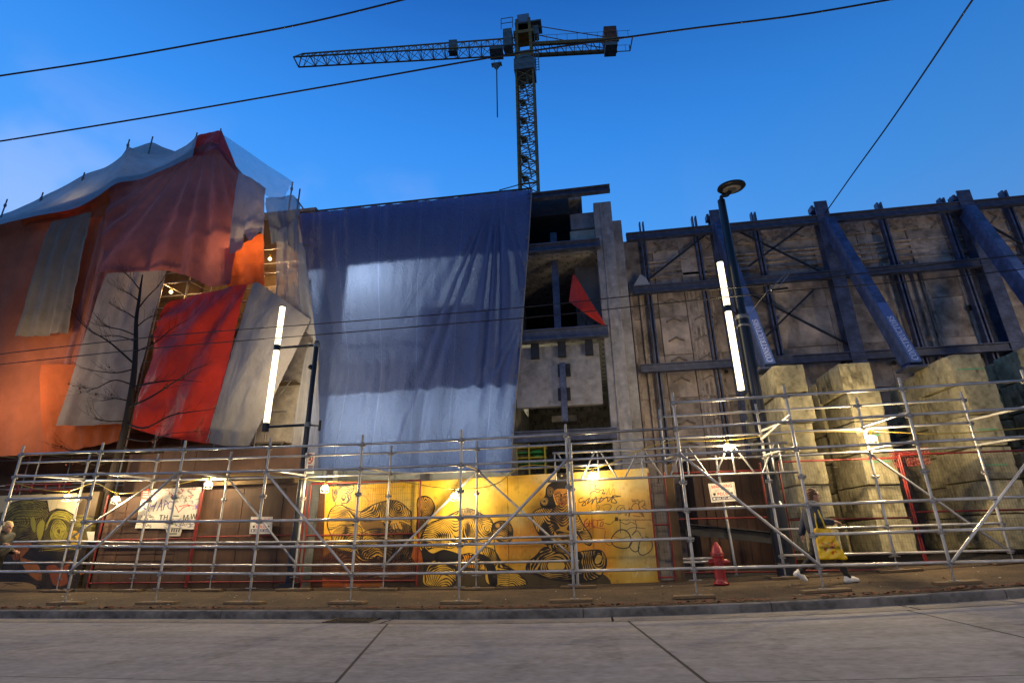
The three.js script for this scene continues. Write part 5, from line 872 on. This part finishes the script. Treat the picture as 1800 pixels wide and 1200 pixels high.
tarp('clear_strip', 'clear plastic strip hanging beside the big plastic sheet', [[488, 405], [505, 395], [524, 380]], [[484, 520], [520, 560], [545, 585]], TM.clear, .1, wob(.08, 16, 1), 30, 40);
tarp('hanging_strip', 'thin pale plastic strip hanging along the edge of the big sheet', [[524, 425], [530, 428], [536, 440]], [[528, 575], [545, 590], [556, 600]], TM.white, .2, wob(.03, 8, 1), 14, 40);
tarp('lower_clear_sheet', 'clear plastic sheet hanging behind the short lamp post', [[541, 600], [550, 605], [560, 610]], [[503, 826], [530, 828], [560, 828]], TM.clear, -.2, wob(.06, 14, 1), 24, 40);
// dark corner column behind the grey tarp
solo('corner_pier', rbox(Z(440, 700, -5.4).x, Z(538, 700, -5.4).x, 0, Z(500, 500, -5.4).y, -5.9, -5.4, .03), M.wall, 'dark concrete corner pier between grey tarp and plastic sheet', 'pier');

// ------------------------------------------------------------------ tower crane
{
  const CZ = -38, mx = -2.38, H = 57.4, g = thing('tower_crane', 'yellow tower crane with lattice mast and long jib above the building', 'crane', V(mx, 0, CZ));
  const w = .98, secs = 20, y0 = 1, yTop = Z(925, 118, CZ).y;
  for (let i = 0; i < secs; i++) {
    const a = lerp(y0, yTop, i / secs), b = lerp(y0, yTop, (i + 1) / secs), L = [], K = [[-w, -w], [w, -w], [w, w], [-w, w]];
    if (b < 30) continue;
    K.forEach(([x, z]) => L.push(bar(V(mx + x, a, CZ + z), V(mx + x, b, CZ + z), .2, .2, V(0, 0, 1))));
    for (let k = 0; k < 4; k++) { const [x, z] = K[k], [X, Zz] = K[(k + 1) % 4], h = (a + b) / 2; for (const [p, q] of [[a, h], [h, b]]) { L.push(tube(V(mx + x, p, CZ + z), V(mx + X, q, CZ + Zz), .05, 5), tube(V(mx + X, p, CZ + Zz), V(mx + x, q, CZ + z), .05, 5), tube(V(mx + x, p, CZ + z), V(mx + X, p, CZ + Zz), .06, 5)); } }
    part('mast_section', L, M.crane, g); part('ladder_landing', [box(mx - .75, mx - .1, a + .1, a + .16, CZ - .7, CZ + .3), bar(V(mx + .3, a, CZ), V(mx - .1, b, CZ + .3), .2, .05)], M.craneGrey, g);
  }
  const tp = yTop; part('slewing_unit', [box(mx - 1.2, mx + 1.2, tp - 1.4, tp + .3, CZ - 1.2, CZ + 1.2), tube(V(mx, tp + .3, CZ), V(mx, tp + .7, CZ), 1.3, 20)], M.craneGrey, g);
  part('tower_head', [bar(V(mx - .9, tp + .7, CZ - .8), V(mx - .75, H + 3, CZ - .8), .35, .35, V(0, 0, 1)), bar(V(mx + .9, tp + .7, CZ - .8), V(mx + .75, H + 3, CZ - .8), .35, .35, V(0, 0, 1)), bar(V(mx - .9, tp + .7, CZ + .8), V(mx - .75, H + 3, CZ + .8), .35, .35, V(0, 0, 1)), bar(V(mx + .9, tp + .7, CZ + .8), V(mx + .75, H + 3, CZ + .8), .35, .35, V(0, 0, 1)), box(mx - 1.2, mx + 1.2, H + .6, H + 1.1, CZ - 1, CZ + 1), box(mx - 1.1, mx + 1.1, tp + .7, tp + 1.6, CZ - 1, CZ + 1)], M.crane, g);
  const dir = V(-28.4, 0, 3.0).normalize(), sd = V(dir.z, 0, -dir.x), at = (s, y, o) => V(mx, H + y, CZ).addScaledVector(dir, s).addScaledVector(sd, o), JL = 28.1, n = 18;
  const ht = s => lerp(2.0, 1.3, s / JL), dn = -1.0, hw = .75;
  const jib = part('jib', [tube(at(.5, dn, hw), at(JL, dn, hw), .1, 6), tube(at(.5, dn, -hw), at(JL, dn, -hw), .1, 6), tube(at(.5, dn + ht(0), 0), at(JL - .6, dn + ht(JL), 0), .1, 6), tube(at(JL, dn, hw), at(JL, dn, -hw), .08, 6), tube(at(JL, dn, hw), at(JL - .6, dn + ht(JL), 0), .07, 6), tube(at(JL, dn, -hw), at(JL - .6, dn + ht(JL), 0), .07, 6)], M.crane, g);
  for (let i = 0; i < n; i++) { const s0 = lerp(.8, JL - .6, i / n), s1 = lerp(.8, JL - .6, (i + 1) / n), m = (s0 + s1) / 2, L = []; for (const o of [hw, -hw]) L.push(tube(at(s0, dn, o), at(s0, dn + ht(s0), 0), .045, 5), tube(at(s0, dn, o), at(m, dn + ht(m), 0), .04, 5), tube(at(s1, dn, o), at(m, dn + ht(m), 0), .04, 5)); L.push(tube(at(s0, dn, hw), at(s0, dn, -hw), .05, 5), tube(at(s0, dn, hw), at(s1, dn, -hw), .035, 5), tube(at(s0, dn, -hw), at(s1, dn, hw), .035, 5)); part('lattice_bay', L, M.crane, jib); }
  part('jib_winch', [box(-.5, .5, -.9, .9, -.4, .4).rotateY(.1).translate(at(8.7, 0, 0).x, H - .1, at(8.7, 0, 0).z)], M.craneGrey, jib);
  const cj = part('counter_jib', [bar(at(-.8, dn - .1, .8), at(-11.2, dn - .1, .8), .3, .45), bar(at(-.8, dn - .1, -.8), at(-11.2, dn - .1, -.8), .3, .45)], M.crane, g);
  for (let i = 0; i < 10; i++) part('floor_lattice', [tube(at(-1 - i, dn - .1, .8), at(-2 - i, dn - .1, -.8), .05, 5), tube(at(-1 - i, dn - .1, -.8), at(-1 - i, dn - .1, .8), .05, 5)], M.crane, cj);
  part('tie_bar', [tube(at(-1, 2.2, .6), at(-10, dn + .3, .8), .06, 5), tube(at(-1, 2.2, -.6), at(-10, dn + .3, -.8), .06, 5)], M.crane, cj);
  const rl = []; for (let i = 0; i <= 9; i++) for (const o of [1, -1]) rl.push(tube(at(-1.5 - i * 1.2, dn, o), at(-1.5 - i * 1.2, dn + 1, o), .025, 4)); for (const o of [1, -1]) rl.push(tube(at(-1.5, dn + 1, o), at(-12.6, dn + 1, o), .03, 4), tube(at(-11, dn, o), at(-12.8, dn, o), .07, 4)); rl.push(tube(at(-12.8, dn, 1), at(-12.8, dn, -1), .08, 4), tube(at(-12.8, dn, -1), at(-12.8, dn + 1, -1), .06, 4)); part('handrail', rl, M.crane, cj);
  const cb = s => at(s, 0, 0); part('counterweight', [box(-.75, .75, -1.0, 1.0, -.9, .9).rotateY(.1).translate(cb(-10.3).x, H, cb(-10.3).z)], M.craneRed, g); part('counterweight_block', [box(-.7, .7, -.9, 0, -.85, .85).rotateY(.1).translate(cb(-10.3).x, H - 1.02, cb(-10.3).z)], M.craneGrey, g);
  part('operator_cab', [box(mx - 2.4, mx - 1.35, H - 1.5, H + 1.2, CZ + .2, CZ + 1.4), tube(V(mx - 2.6, H + 1.2, CZ + 1.4), V(mx - 2.6, H + 2.9, CZ + 1.4), .05, 5), tube(V(mx - 1.2, H + 1.2, CZ + 1.4), V(mx - 1.2, H + 2.9, CZ + 1.4), .05, 5), tube(V(mx - 2.6, H + 2.9, CZ + 1.4), V(mx - 1.2, H + 2.9, CZ + 1.4), .05, 5), tube(V(mx - 2.6, H + 2.1, CZ + 1.4), V(mx - 1.2, H + 2.1, CZ + 1.4), .05, 5)], M.craneGrey, g);
  part('winch_house', [box(mx - .7, mx + .75, H + 2.2, H + 3.9, CZ - .6, CZ + .8)], std({ color: col(.3, .33, .4), roughness: .6 }), g); part('control_box', [box(mx + 1.1, mx + 1.8, H + .6, H + 2, CZ - .4, CZ + .6), box(mx - 1, mx + 2.2, H + 2.2, H + 2.4, CZ - .9, CZ + 1)], M.craneGrey, g);
  const lad = []; for (let k = 0; k < 8; k++) lad.push(tube(V(mx + 1.35, tp - 1.6 + k * .4, CZ + .9), V(mx + 1.7, tp - 1.6 + k * .4, CZ + .9), .05, 4)); lad.push(tube(V(mx + 1.35, tp - 1.7, CZ + .9), V(mx + 1.35, H, CZ + .9), .05, 4), tube(V(mx + 1.7, tp - 1.7, CZ + .9), V(mx + 1.7, H, CZ + .9), .05, 4)); part('side_ladder', lad, M.craneGrey, g);
  // trolley, hook and hanging chain
  const t = at(3.4, 0, 0); part('trolley', [box(-.8, .8, -.3, .2, -.8, .8).rotateY(.1).translate(t.x, H + dn - .2, t.z)], M.craneGrey, jib);
  const zk = t.z, hk = Z(871, 117, zk); hk.x = t.x; const he = Z(872, 206, zk);
  const hb = part('hook_block', [new THREE.ConeGeometry(.62, .9, 4).rotateX(Math.PI).scale(1, 1, .5).translate(t.x, hk.y - .2, zk), box(t.x - .62, t.x + .62, hk.y + .2, hk.y + .4, zk - .25, zk + .25)], M.craneGrey, g); part('hoist_rope', [tube(V(t.x - .3, H + dn - .5, zk), V(t.x - .3, hk.y + .3, zk), .025, 4), tube(V(t.x + .3, H + dn - .5, zk), V(t.x + .3, hk.y + .3, zk), .025, 4)], M.wire, g); part('chain_sling', tube(V(t.x, hk.y - .5, zk), V(t.x + .03, he.y, zk), .07, 5), M.wire, g);
}
// ------------------------------------------------------------------ overhead wires
function wire(label, pts, r, seg = 40) { return solo('overhead_wire', curveTube(pts, r, seg, 6), M.wire, label, 'wire', null); }
wire('thick overhead wire rising across the upper left sky', [Z(-60, 142, 4), Z(0, 133, 4), Z(190, 104, 4), Z(360, 74, 4), Z(540, 40, 4), Z(706, 0, 4), Z(760, -14, 4)], .018);
wire('thick overhead wire passing in front of the crane mast', [Z(-60, 257, 3.2), Z(0, 248, 3.2), Z(300, 199, 3.2), Z(600, 147, 3.2), Z(900, 95, 3.2), Z(1200, 52, 3.2), Z(1400, 27, 3.2), Z(1560, 0, 3.2), Z(1640, -14, 3.2)], .017);
wire('overhead wire running down from the sky to the facade steelwork', [Z(1735, -36, 2.5), Z(1710, 0, 2.2), Z(1640, 105, .8), Z(1560, 222, -2), Z(1500, 305, -4.6), Z(1450, 376, -7.0)], .02);
wire('upper thin trolley wire crossing before the plastic sheet', [Z(-60, 630, -1), Z(0, 622, -1), Z(280, 591, -1), Z(560, 569, -1), Z(780, 552, -1), Z(960, 536, -1), Z(1130, 518, -1), Z(1350, 500, -1), Z(1600, 470, -1), Z(1860, 440, -1)], .012, 60);
wire('lower thin trolley wire crossing before the plastic sheet', [Z(-60, 646, -1), Z(0, 640, -1), Z(280, 611, -1), Z(560, 588, -1), Z(780, 570, -1), Z(960, 555, -1), Z(1130, 537, -1), Z(1380, 512, -1), Z(1600, 494, -1), Z(1860, 466, -1)], .012, 60);
{ const z = -1, g = thing('wire_hanger', 'small metal hanger clamp on the trolley wires beside the tall lamp', 'hanger', Z(1370, 500, z)); part('hanger_rod', tube(Z(1347, 515, z), Z(1388, 475, z), .014, 6), M.clamp, g); part('hanger_rod', tube(Z(1366, 508, z), Z(1390, 478, z), .014, 6), M.clamp, g); part('insulator', tube(Z(1356, 510, z), Z(1385, 506, z), .025, 8), M.black, g); part('stay_wire', tube(Z(1347, 515, z), Z(1312, 558, -2.15), .006, 5), M.wire, g); }

// ------------------------------------------------------------------ bare street tree
{
  const TZ = -2.62, q = (x, y, dz = 0) => Z(x, y, TZ + dz), g = thing('bare_tree', 'slim bare street tree with a few withered leaves', 'tree', q(150, 1037));
  const trunk = [q(150, 1040), q(168, 940), q(187, 870), q(213, 780), q(226, 715), q(235, 655), q(238, 605), q(239, 560), q(244, 525), q(247, 500), q(250, 483)];
  function limb(pts, r0, r1, name, n = 24) { const c = new THREE.CatmullRomCurve3(pts), L = []; let pr = null; const ps = c.getPoints(n); for (let i = 0; i < n; i++) L.push(tube(ps[i], ps[i + 1], lerp(r0, r1, i / n), n > 12 ? 8 : 5, lerp(r0, r1, (i + 1) / n), true)); return [part(name, L, M.bark, g), c]; }
  limb(trunk, .13, .018, 'trunk', 40);
  const B = [[[226, 715], [260, 700, .4], [300, 675, .8], [340, 650, 1], [375, 635, 1.1]], [[222, 745], [255, 752, .3], [300, 730, .5], [350, 722, .7], [380, 718, .8]], [[232, 680], [270, 672, .3], [310, 668, .5], [355, 671, .6]], [[236, 640], [190, 600, .3], [150, 575, .5], [118, 537, .7]], [[238, 618], [275, 600, .3], [305, 575, .5], [330, 562, .6]], [[236, 648], [205, 655, .2], [170, 652, .4], [150, 648, .5]], [[233, 676], [200, 668, .3], [165, 683, .5], [145, 680, .6]], [[239, 560], [220, 548, .2], [200, 538, .3]], [[240, 545], [260, 520, .2], [280, 500, .3], [292, 480, .4]], [[246, 510], [230, 490, .1], [210, 470, .2]], [[239, 590], [215, 580, .2], [185, 572, .4], [160, 545, .5]], [[239, 600], [205, 590, -.3], [170, 588, -.5], [140, 560, -.6]], [[243, 528], [225, 515, .2], [205, 505, .4]], [[220, 770], [260, 775, .3], [300, 762, .6], [345, 758, .8]], [[224, 740], [190, 740, .3], [165, 735, .5]], [[228, 705], [200, 700, .3], [175, 705, .5]], [[239, 575], [258, 560, -.2], [280, 552, -.3]], [[215, 790], [180, 800, .4], [120, 790, .6], [90, 780, .8]], [[214, 795], [180, 815, .2], [130, 812, .3]], [[213, 785], [255, 795, .3], [290, 790, .4]]];
  const tw = [], leaves = [];
  B.forEach((b, bi) => {
    const [, c] = limb(b.map(p => q(...p)), bi < 3 || bi === 3 ? .032 : .022, .005, 'limb', 14);
    const nT = 9; for (let i = 0; i < nT; i++) {
      const t = rr(.25, 1), p = c.getPoint(t), d = c.getTangent(t), L = rr(.25, .75) * (1.1 - t * .4), s = rnd() < .5 ? -1 : 1; let v = d.clone().add(V(rr(-.5, .5), .35 * s + rr(.0, .5), rr(-.6, .6))).normalize(), a = p;
      for (let k = 0; k < 3; k++) { const e = a.clone().addScaledVector(v, L / 3); tw.push(tube(a, e, .0055 - k * .0012, 4, .0045 - k * .0012, true)); if (k > 0 && rnd() < .7) { const w = v.clone().add(V(rr(-.8, .8), rr(-.4, .8), rr(-.6, .6))).normalize(); tw.push(tube(e, e.clone().addScaledVector(w, L * .4), .004, 3, .002, true)); } v.add(V(rr(-.15, .15), .12, rr(-.15, .15))).normalize(); a = e; if (bi !== 8 && rnd() < (a.y < 5.5 ? .35 : .04)) { const lf = new THREE.CircleGeometry(rr(.018, .035), 5); lf.rotateX(rnd() * 3); lf.rotateY(rnd() * 6); leaves.push(lf.translate(a.x, a.y - .03, a.z)); } }
    }
  });
  const m = part('twigs', tw, M.bark, g); m.userData.kind = 'stuff'; const l = part('withered_leaves', leaves, M.leaf, g); l.userData.kind = 'stuff';
}

// ------------------------------------------------------------------ people
function smin(a, b, k) { const h = clamp(.5 + .5 * (b - a) / k, 0, 1); return lerp(b, a, h) - k * h * (1 - h); }
function capsule(p, a, b, ra, rb) { const bx = b[0] - a[0], by = b[1] - a[1], bz = b[2] - a[2], px = p[0] - a[0], py = p[1] - a[1], pz = p[2] - a[2], h = clamp((px * bx + py * by + pz * bz) / (bx * bx + by * by + bz * bz + 1e-9), 0, 1), x = px - bx * h, y = py - by * h, z = pz - bz * h; return Math.sqrt(x * x + y * y + z * z) - lerp(ra, rb, h); }
function ell(p, c, r) { const x = (p[0] - c[0]) / r[0], y = (p[1] - c[1]) / r[1], z = (p[2] - c[2]) / r[2], k = Math.sqrt(x * x + y * y + z * z); return (k - 1) * Math.min(...r); }
function surf(fn, lo, hi, res) {
  const half = Math.max(hi[0] - lo[0], hi[1] - lo[1], hi[2] - lo[2]) / 2, c = [0, 1, 2].map(i => (lo[i] + hi[i]) / 2), mc = new MarchingCubes(res, M.white, false, false, 160000); mc.isolation = 0;
  for (let z = 0; z < res; z++) for (let y = 0; y < res; y++) for (let x = 0; x < res; x++) { const q = [x, y, z].map((v, i) => c[i] + (v - res / 2) / (res / 2) * half); mc.field[x + y * res + z * res * res] = -fn(q); }
  mc.update(); const n = mc.count, g = new THREE.BufferGeometry(), p = new Float32Array(mc.positionArray.slice(0, n * 3));
  for (let i = 0; i < n; i++) for (let k = 0; k < 3; k++) p[i * 3 + k] = c[k] + p[i * 3 + k] * half;
  g.setAttribute('position', new THREE.BufferAttribute(p, 3)); g.setAttribute('normal', new THREE.BufferAttribute(new Float32Array(mc.normalArray.slice(0, n * 3)), 3)); g.setAttribute('uv', new THREE.BufferAttribute(new Float32Array(n * 2), 2)); return g;
}
function chain(p, segs, k) { let d = 1e9; for (const s of segs) d = smin(d, capsule(p, ...s), k); return d; }
// walking adult facing +x, feet on y = 0; J holds the joints
function walker(name, label, base, turn, o) {
  const g = thing(name, label, 'person', base); g.rotation.y = turn; const add = (nm, geo, mat) => { const m = new THREE.Mesh(geo, mat); m.name = nm; m.castShadow = m.receiveShadow = true; g.add(m); return m; };
  const J = o.J, skin = std({ color: col(.4, .22, .15), roughness: .6 });
  const arms = [[J.sL, J.eL, .055, .045], [J.eL, J.wL, .044, .033], [J.sR, J.eR, .055, .045], [J.eR, J.wR, .044, .033]];
  const hand = (w, d) => { const u = d, f = []; const pal = [w[0] + u[0] * .05, w[1] + u[1] * .05, w[2]]; f.push([w, [w[0] + u[0] * .09, w[1] + u[1] * .09, w[2]], .026, .032]); for (let i = 0; i < 4; i++) { const z = w[2] + (i - 1.5) * .02, L = [.05, .06, .056, .045][i], a = [w[0] + u[0] * .1, w[1] + u[1] * .1, z], b = [a[0] + u[0] * L, a[1] + u[1] * L - .012, z], c = [b[0] + u[0] * .018 - .006, b[1] - .03, z]; f.push([a, b, .0095, .009], [b, c, .009, .008]); } f.push([[w[0] + u[0] * .03, w[1] + u[1] * .03, w[2] + .025], [w[0] + u[0] * .085, w[1] + u[1] * .085 + .01, w[2] + .055], .012, .01]); return f; };
  const hd = J.head, fc = p => { // head with brow, nose, chin, ears
    let d = ell(p, [hd[0], hd[1] + .03, hd[2]], [.098, .115, .078]); d = smin(d, ell(p, [hd[0] + .035, hd[1] - .055, hd[2]], [.06, .065, .055]), .03); d = smin(d, capsule(p, [hd[0] + .09, hd[1] + .02, hd[2]], [hd[0] + .112, hd[1] - .018, hd[2]], .011, .016), .015);
    d = smin(d, capsule(p, [hd[0] + .075, hd[1] + .035, hd[2] - .035], [hd[0] + .075, hd[1] + .035, hd[2] + .035], .016, .016), .02); for (const s of [-1, 1]) { d = smin(d, ell(p, [hd[0] - .005, hd[1] - .005, hd[2] + s * .08], [.025, .034, .012]), .008); d = Math.max(d, -ell(p, [hd[0] + .095, hd[1] + .012, hd[2] + s * .033], [.018, .012, .018])); }
    d = smin(d, capsule(p, [hd[0] + .085, hd[1] - .058, hd[2] - .02], [hd[0] + .085, hd[1] - .058, hd[2] + .02], .01, .01), .01); return smin(d, capsule(p, [hd[0] - .02, hd[1] - .05, hd[2]], J.neck, .052, .058), .03); };
  const hs = [...hand(J.wL, o.hL), ...hand(J.wR, o.hR)], lo = [Math.min(J.wL[0], J.wR[0]) - .2, Math.min(J.wL[1], J.wR[1]) - .2, -.35];
  const bodyGeo = [surf(fc, [hd[0] - .2, hd[1] - .24, -.2], [hd[0] + .2, hd[1] + .2, .2], 92)];
  for (const [w, d] of [[J.wL, o.hL], [J.wR, o.hR]]) { const S = hand(w, d); bodyGeo.push(surf(p => chain(p, S, .006), [w[0] - .1, w[1] - .16, w[2] - .1], [w[0] + .2, w[1] + .12, w[2] + .1], 76)); }
  if (o.shin) bodyGeo.push(surf(p => chain(p, [[J.kL, J.aL, .05, .036], [J.kR, J.aR, .05, .036]], .01), [-.6, 0, -.3], [.6, .7, .3], 80));
  const body = add('body', merge(bodyGeo), skin);
  const eye = std({ color: col(.02, .015, .01), roughness: .2 }); add('eyes', merge([-1, 1].map(s => new THREE.SphereGeometry(.011, 8, 6).translate(hd[0] + .084, hd[1] + .012, hd[2] + s * .033))), eye);
  add('hair', surf(p => { let d = ell(p, [hd[0] - .018, hd[1] + .045, hd[2]], [.108, .112, .09]); d = smin(d, ell(p, [hd[0] - .07, hd[1] - .03, hd[2]], [.055, .1, .075]), .03); d = Math.max(d, -(ell(p, [hd[0] + .09, hd[1] - .03, hd[2]], [.085, .1, .09]))); return d + .006 * Math.sin(p[1] * 160 + p[2] * 60) * Math.sin(p[0] * 90); }, [hd[0] - .2, hd[1] - .2, -.2], [hd[0] + .18, hd[1] + .2, .2], 72), o.hair);
  const R = .018;
  add('jacket', surf(p => { let d = ell(p, [J.chest[0], J.chest[1], 0], [.165, .28, .225]); d = smin(d, ell(p, [J.hip[0], J.hip[1] + .06, 0], [.155, .21, .19]), .08); d = smin(d, capsule(p, J.sL, J.sR, .085, .085), .06); d = smin(d, chain(p, arms.map(a => [a[0], a[1], a[2] + R + .01, a[3] + R + .008]), .02), .035); d = smin(d, capsule(p, [J.neck[0] - .02, J.neck[1] - .03, 0], [J.neck[0], J.neck[1] + .01, 0], .085, .075), .03); d += .005 * Math.sin(p[1] * 34 + p[0] * 20) * Math.sin(p[2] * 28 + p[1] * 12); return Math.max(d, J.hip[1] - .13 - p[1]); }, [-.5, .6, -.5], [.5, 1.6, .5], 84), o.jacket);
  add('trousers', surf(p => { let d = ell(p, [J.hip[0], J.hip[1], 0], [.13, .15, .165]); d = smin(d, chain(p, [[J.hL, J.kL, .092, .062], [J.kL, J.aL, .062, o.cuff || .05]], .02), .03); d = smin(d, chain(p, [[J.hR, J.kR, .092, .062], [J.kR, J.aR, .062, o.cuff || .05]], .02), .03); return d + .004 * Math.sin(p[1] * 50 + p[0] * 30); }, [-.6, 0, -.6], [.6, 1.2, .6], 92), o.trousers);
  for (const [a, pitch] of [[J.aL, o.pL], [J.aR, o.pR]]) add('shoe', surf(p => { const x = (p[0] - a[0]) * Math.cos(pitch) + (p[1] - a[1]) * Math.sin(pitch), y = -(p[0] - a[0]) * Math.sin(pitch) + (p[1] - a[1]) * Math.cos(pitch), z = p[2] - a[2], q = [x, y, z]; let d = capsule(q, [-.03, -.045, 0], [.13, -.058, 0], .05, .042); d = smin(d, capsule(q, [-.03, -.04, 0], [-.015, .02, 0], .048, .046), .03); d = smin(d, capsule(q, [-.03, -.045, 0], [.08, -.03, 0], .046, .04), .03); return Math.max(d, -.085 - y); }, [a[0] - .2, a[1] - .2, a[2] - .2], [a[0] + .25, a[1] + .2, a[2] + .2], 56), o.shoe);
  return g;
}
{
  const f = Z(1456, 1027, -.95), x = f.x, z = -.95, y = walkY(x, z) + .005;
  const J = { head: [.05, 1.55, 0], neck: [-.01, 1.42, 0], chest: [-.02, 1.2, 0], hip: [-.03, .93, 0], sL: [-.02, 1.36, -.18], sR: [-.02, 1.36, .18], eL: [-.12, 1.1, -.24], wL: [-.2, .88, -.26], eR: [.0, 1.09, .24], wR: [.2, 1.06, .22], hL: [-.03, .88, -.09], hR: [-.03, .88, .09], kL: [-.12, .5, -.09], aL: [-.44, .17, -.08], kR: [.2, .5, .09], aR: [.34, .1, .09] };
  const p = walker('person', 'person walking in dark jacket and white shoes with a yellow bag', V(x, y, z), 0, { J, hL: [0, -1], hR: [1, -.05], pL: -.5, pR: .12, hair: std({ color: col(.1, .045, .02), roughness: .7 }), jacket: std({ color: col(.03, .038, .06), roughness: .8, bumpMap: grain, bumpScale: .004 }), trousers: std({ color: col(.012, .012, .014), roughness: .8 }), shoe: std({ color: col(.68, .66, .6), roughness: .6 }) });
  // the yellow shopping bag, slung from the shoulder
  const b = thing('yellow_bag', 'large yellow shopping bag with red print carried by the walking person', 'bag', V(x, y + .42, z + .3));
  const bt = canvasTex(256, 320, (c, w, h) => { c.fillStyle = '#d9b000'; c.fillRect(0, 0, w, h); mottle(c, w, h, 30, ['200,150,0', '235,200,30'], 20, 80, .4); for (let i = 0; i < 26; i++) { c.fillStyle = ['rgba(176,40,16,.55)', 'rgba(190,90,10,.5)', 'rgba(60,110,30,.35)', 'rgba(230,215,170,.5)'][[0, 0, 1, 0, 2, 3][i % 6]]; c.beginPath(); c.ellipse(rr(70, 170), rr(140, 260), rr(6, 22), rr(5, 15), rnd() * 3, 0, 6.3); c.fill(); } });
  const bg = surf(q => { const t = clamp((q[1] - .02) / .5, 0, 1), w = lerp(.24, .13, t), d = lerp(.085, .03, t), ox = lerp(.06, -.02, t); const X = Math.abs(q[0] - ox) - w + .03, Zd = Math.abs(q[2]) - d + .03, Yd = Math.abs(q[1] - .27) - .24; const o = Math.hypot(Math.max(X, 0), Math.max(Zd, 0), Math.max(Yd, 0)) + Math.min(Math.max(X, Zd, Yd), 0) - .03; return o + .008 * Math.sin(q[0] * 24 + q[1] * 16) + .005 * Math.sin(q[1] * 40 - q[0] * 30); }, [-.35, -.1, -.35], [.35, .6, .35], 80);
  const uv = bg.attributes.uv, pp = bg.attributes.position; for (let i = 0; i < pp.count; i++) uv.setXY(i, (pp.getX(i) + .22) / .52, (pp.getY(i)) / .56);
  const m = new THREE.Mesh(bg, std({ map: bt, roughness: .4 })); m.name = 'bag_body'; m.castShadow = m.receiveShadow = true; b.add(m);
  const st = new THREE.Mesh(merge([curveTube([V(-.1, .5, 0), V(-.08, .72, -.03), V(-.02, .98, -.1), V(.0, .72, .02), V(.06, .5, 0)], .014, 24, 6)]), std({ color: col(.5, .38, .02), roughness: .5 })); st.name = 'strap'; b.add(st);
}
{
  const f = Z(-26, 1050, -.9), x = f.x, z = -.9, y = walkY(x, z) + .005, J = { head: [.06, 1.52, 0], neck: [-.01, 1.4, 0], chest: [-.02, 1.18, 0], hip: [-.02, .92, 0], sL: [-.02, 1.34, -.18], sR: [-.02, 1.34, .18], eL: [-.1, 1.08, -.23], wL: [.12, .98, -.22], eR: [.0, 1.08, .24], wR: [.24, 1.12, .16], hL: [-.02, .88, -.09], hR: [-.02, .88, .09], kL: [-.05, .5, -.09], aL: [-.28, .14, -.08], kR: [.14, .5, .09], aR: [.2, .1, .09] };
  walker('person', 'person with short blond hair in black clothes passing the dark mural', V(x, y, z), 0, { J, hL: [1, 0], hR: [.9, .3], pL: -.35, pR: .1, hair: std({ color: col(.5, .36, .16), roughness: .7 }), jacket: std({ color: col(.01, .01, .012), roughness: .7 }), trousers: std({ color: col(.01, .01, .012), roughness: .8 }), shoe: std({ color: col(.03, .03, .03), roughness: .6 }) });
}
renderer.render(scene, camera);
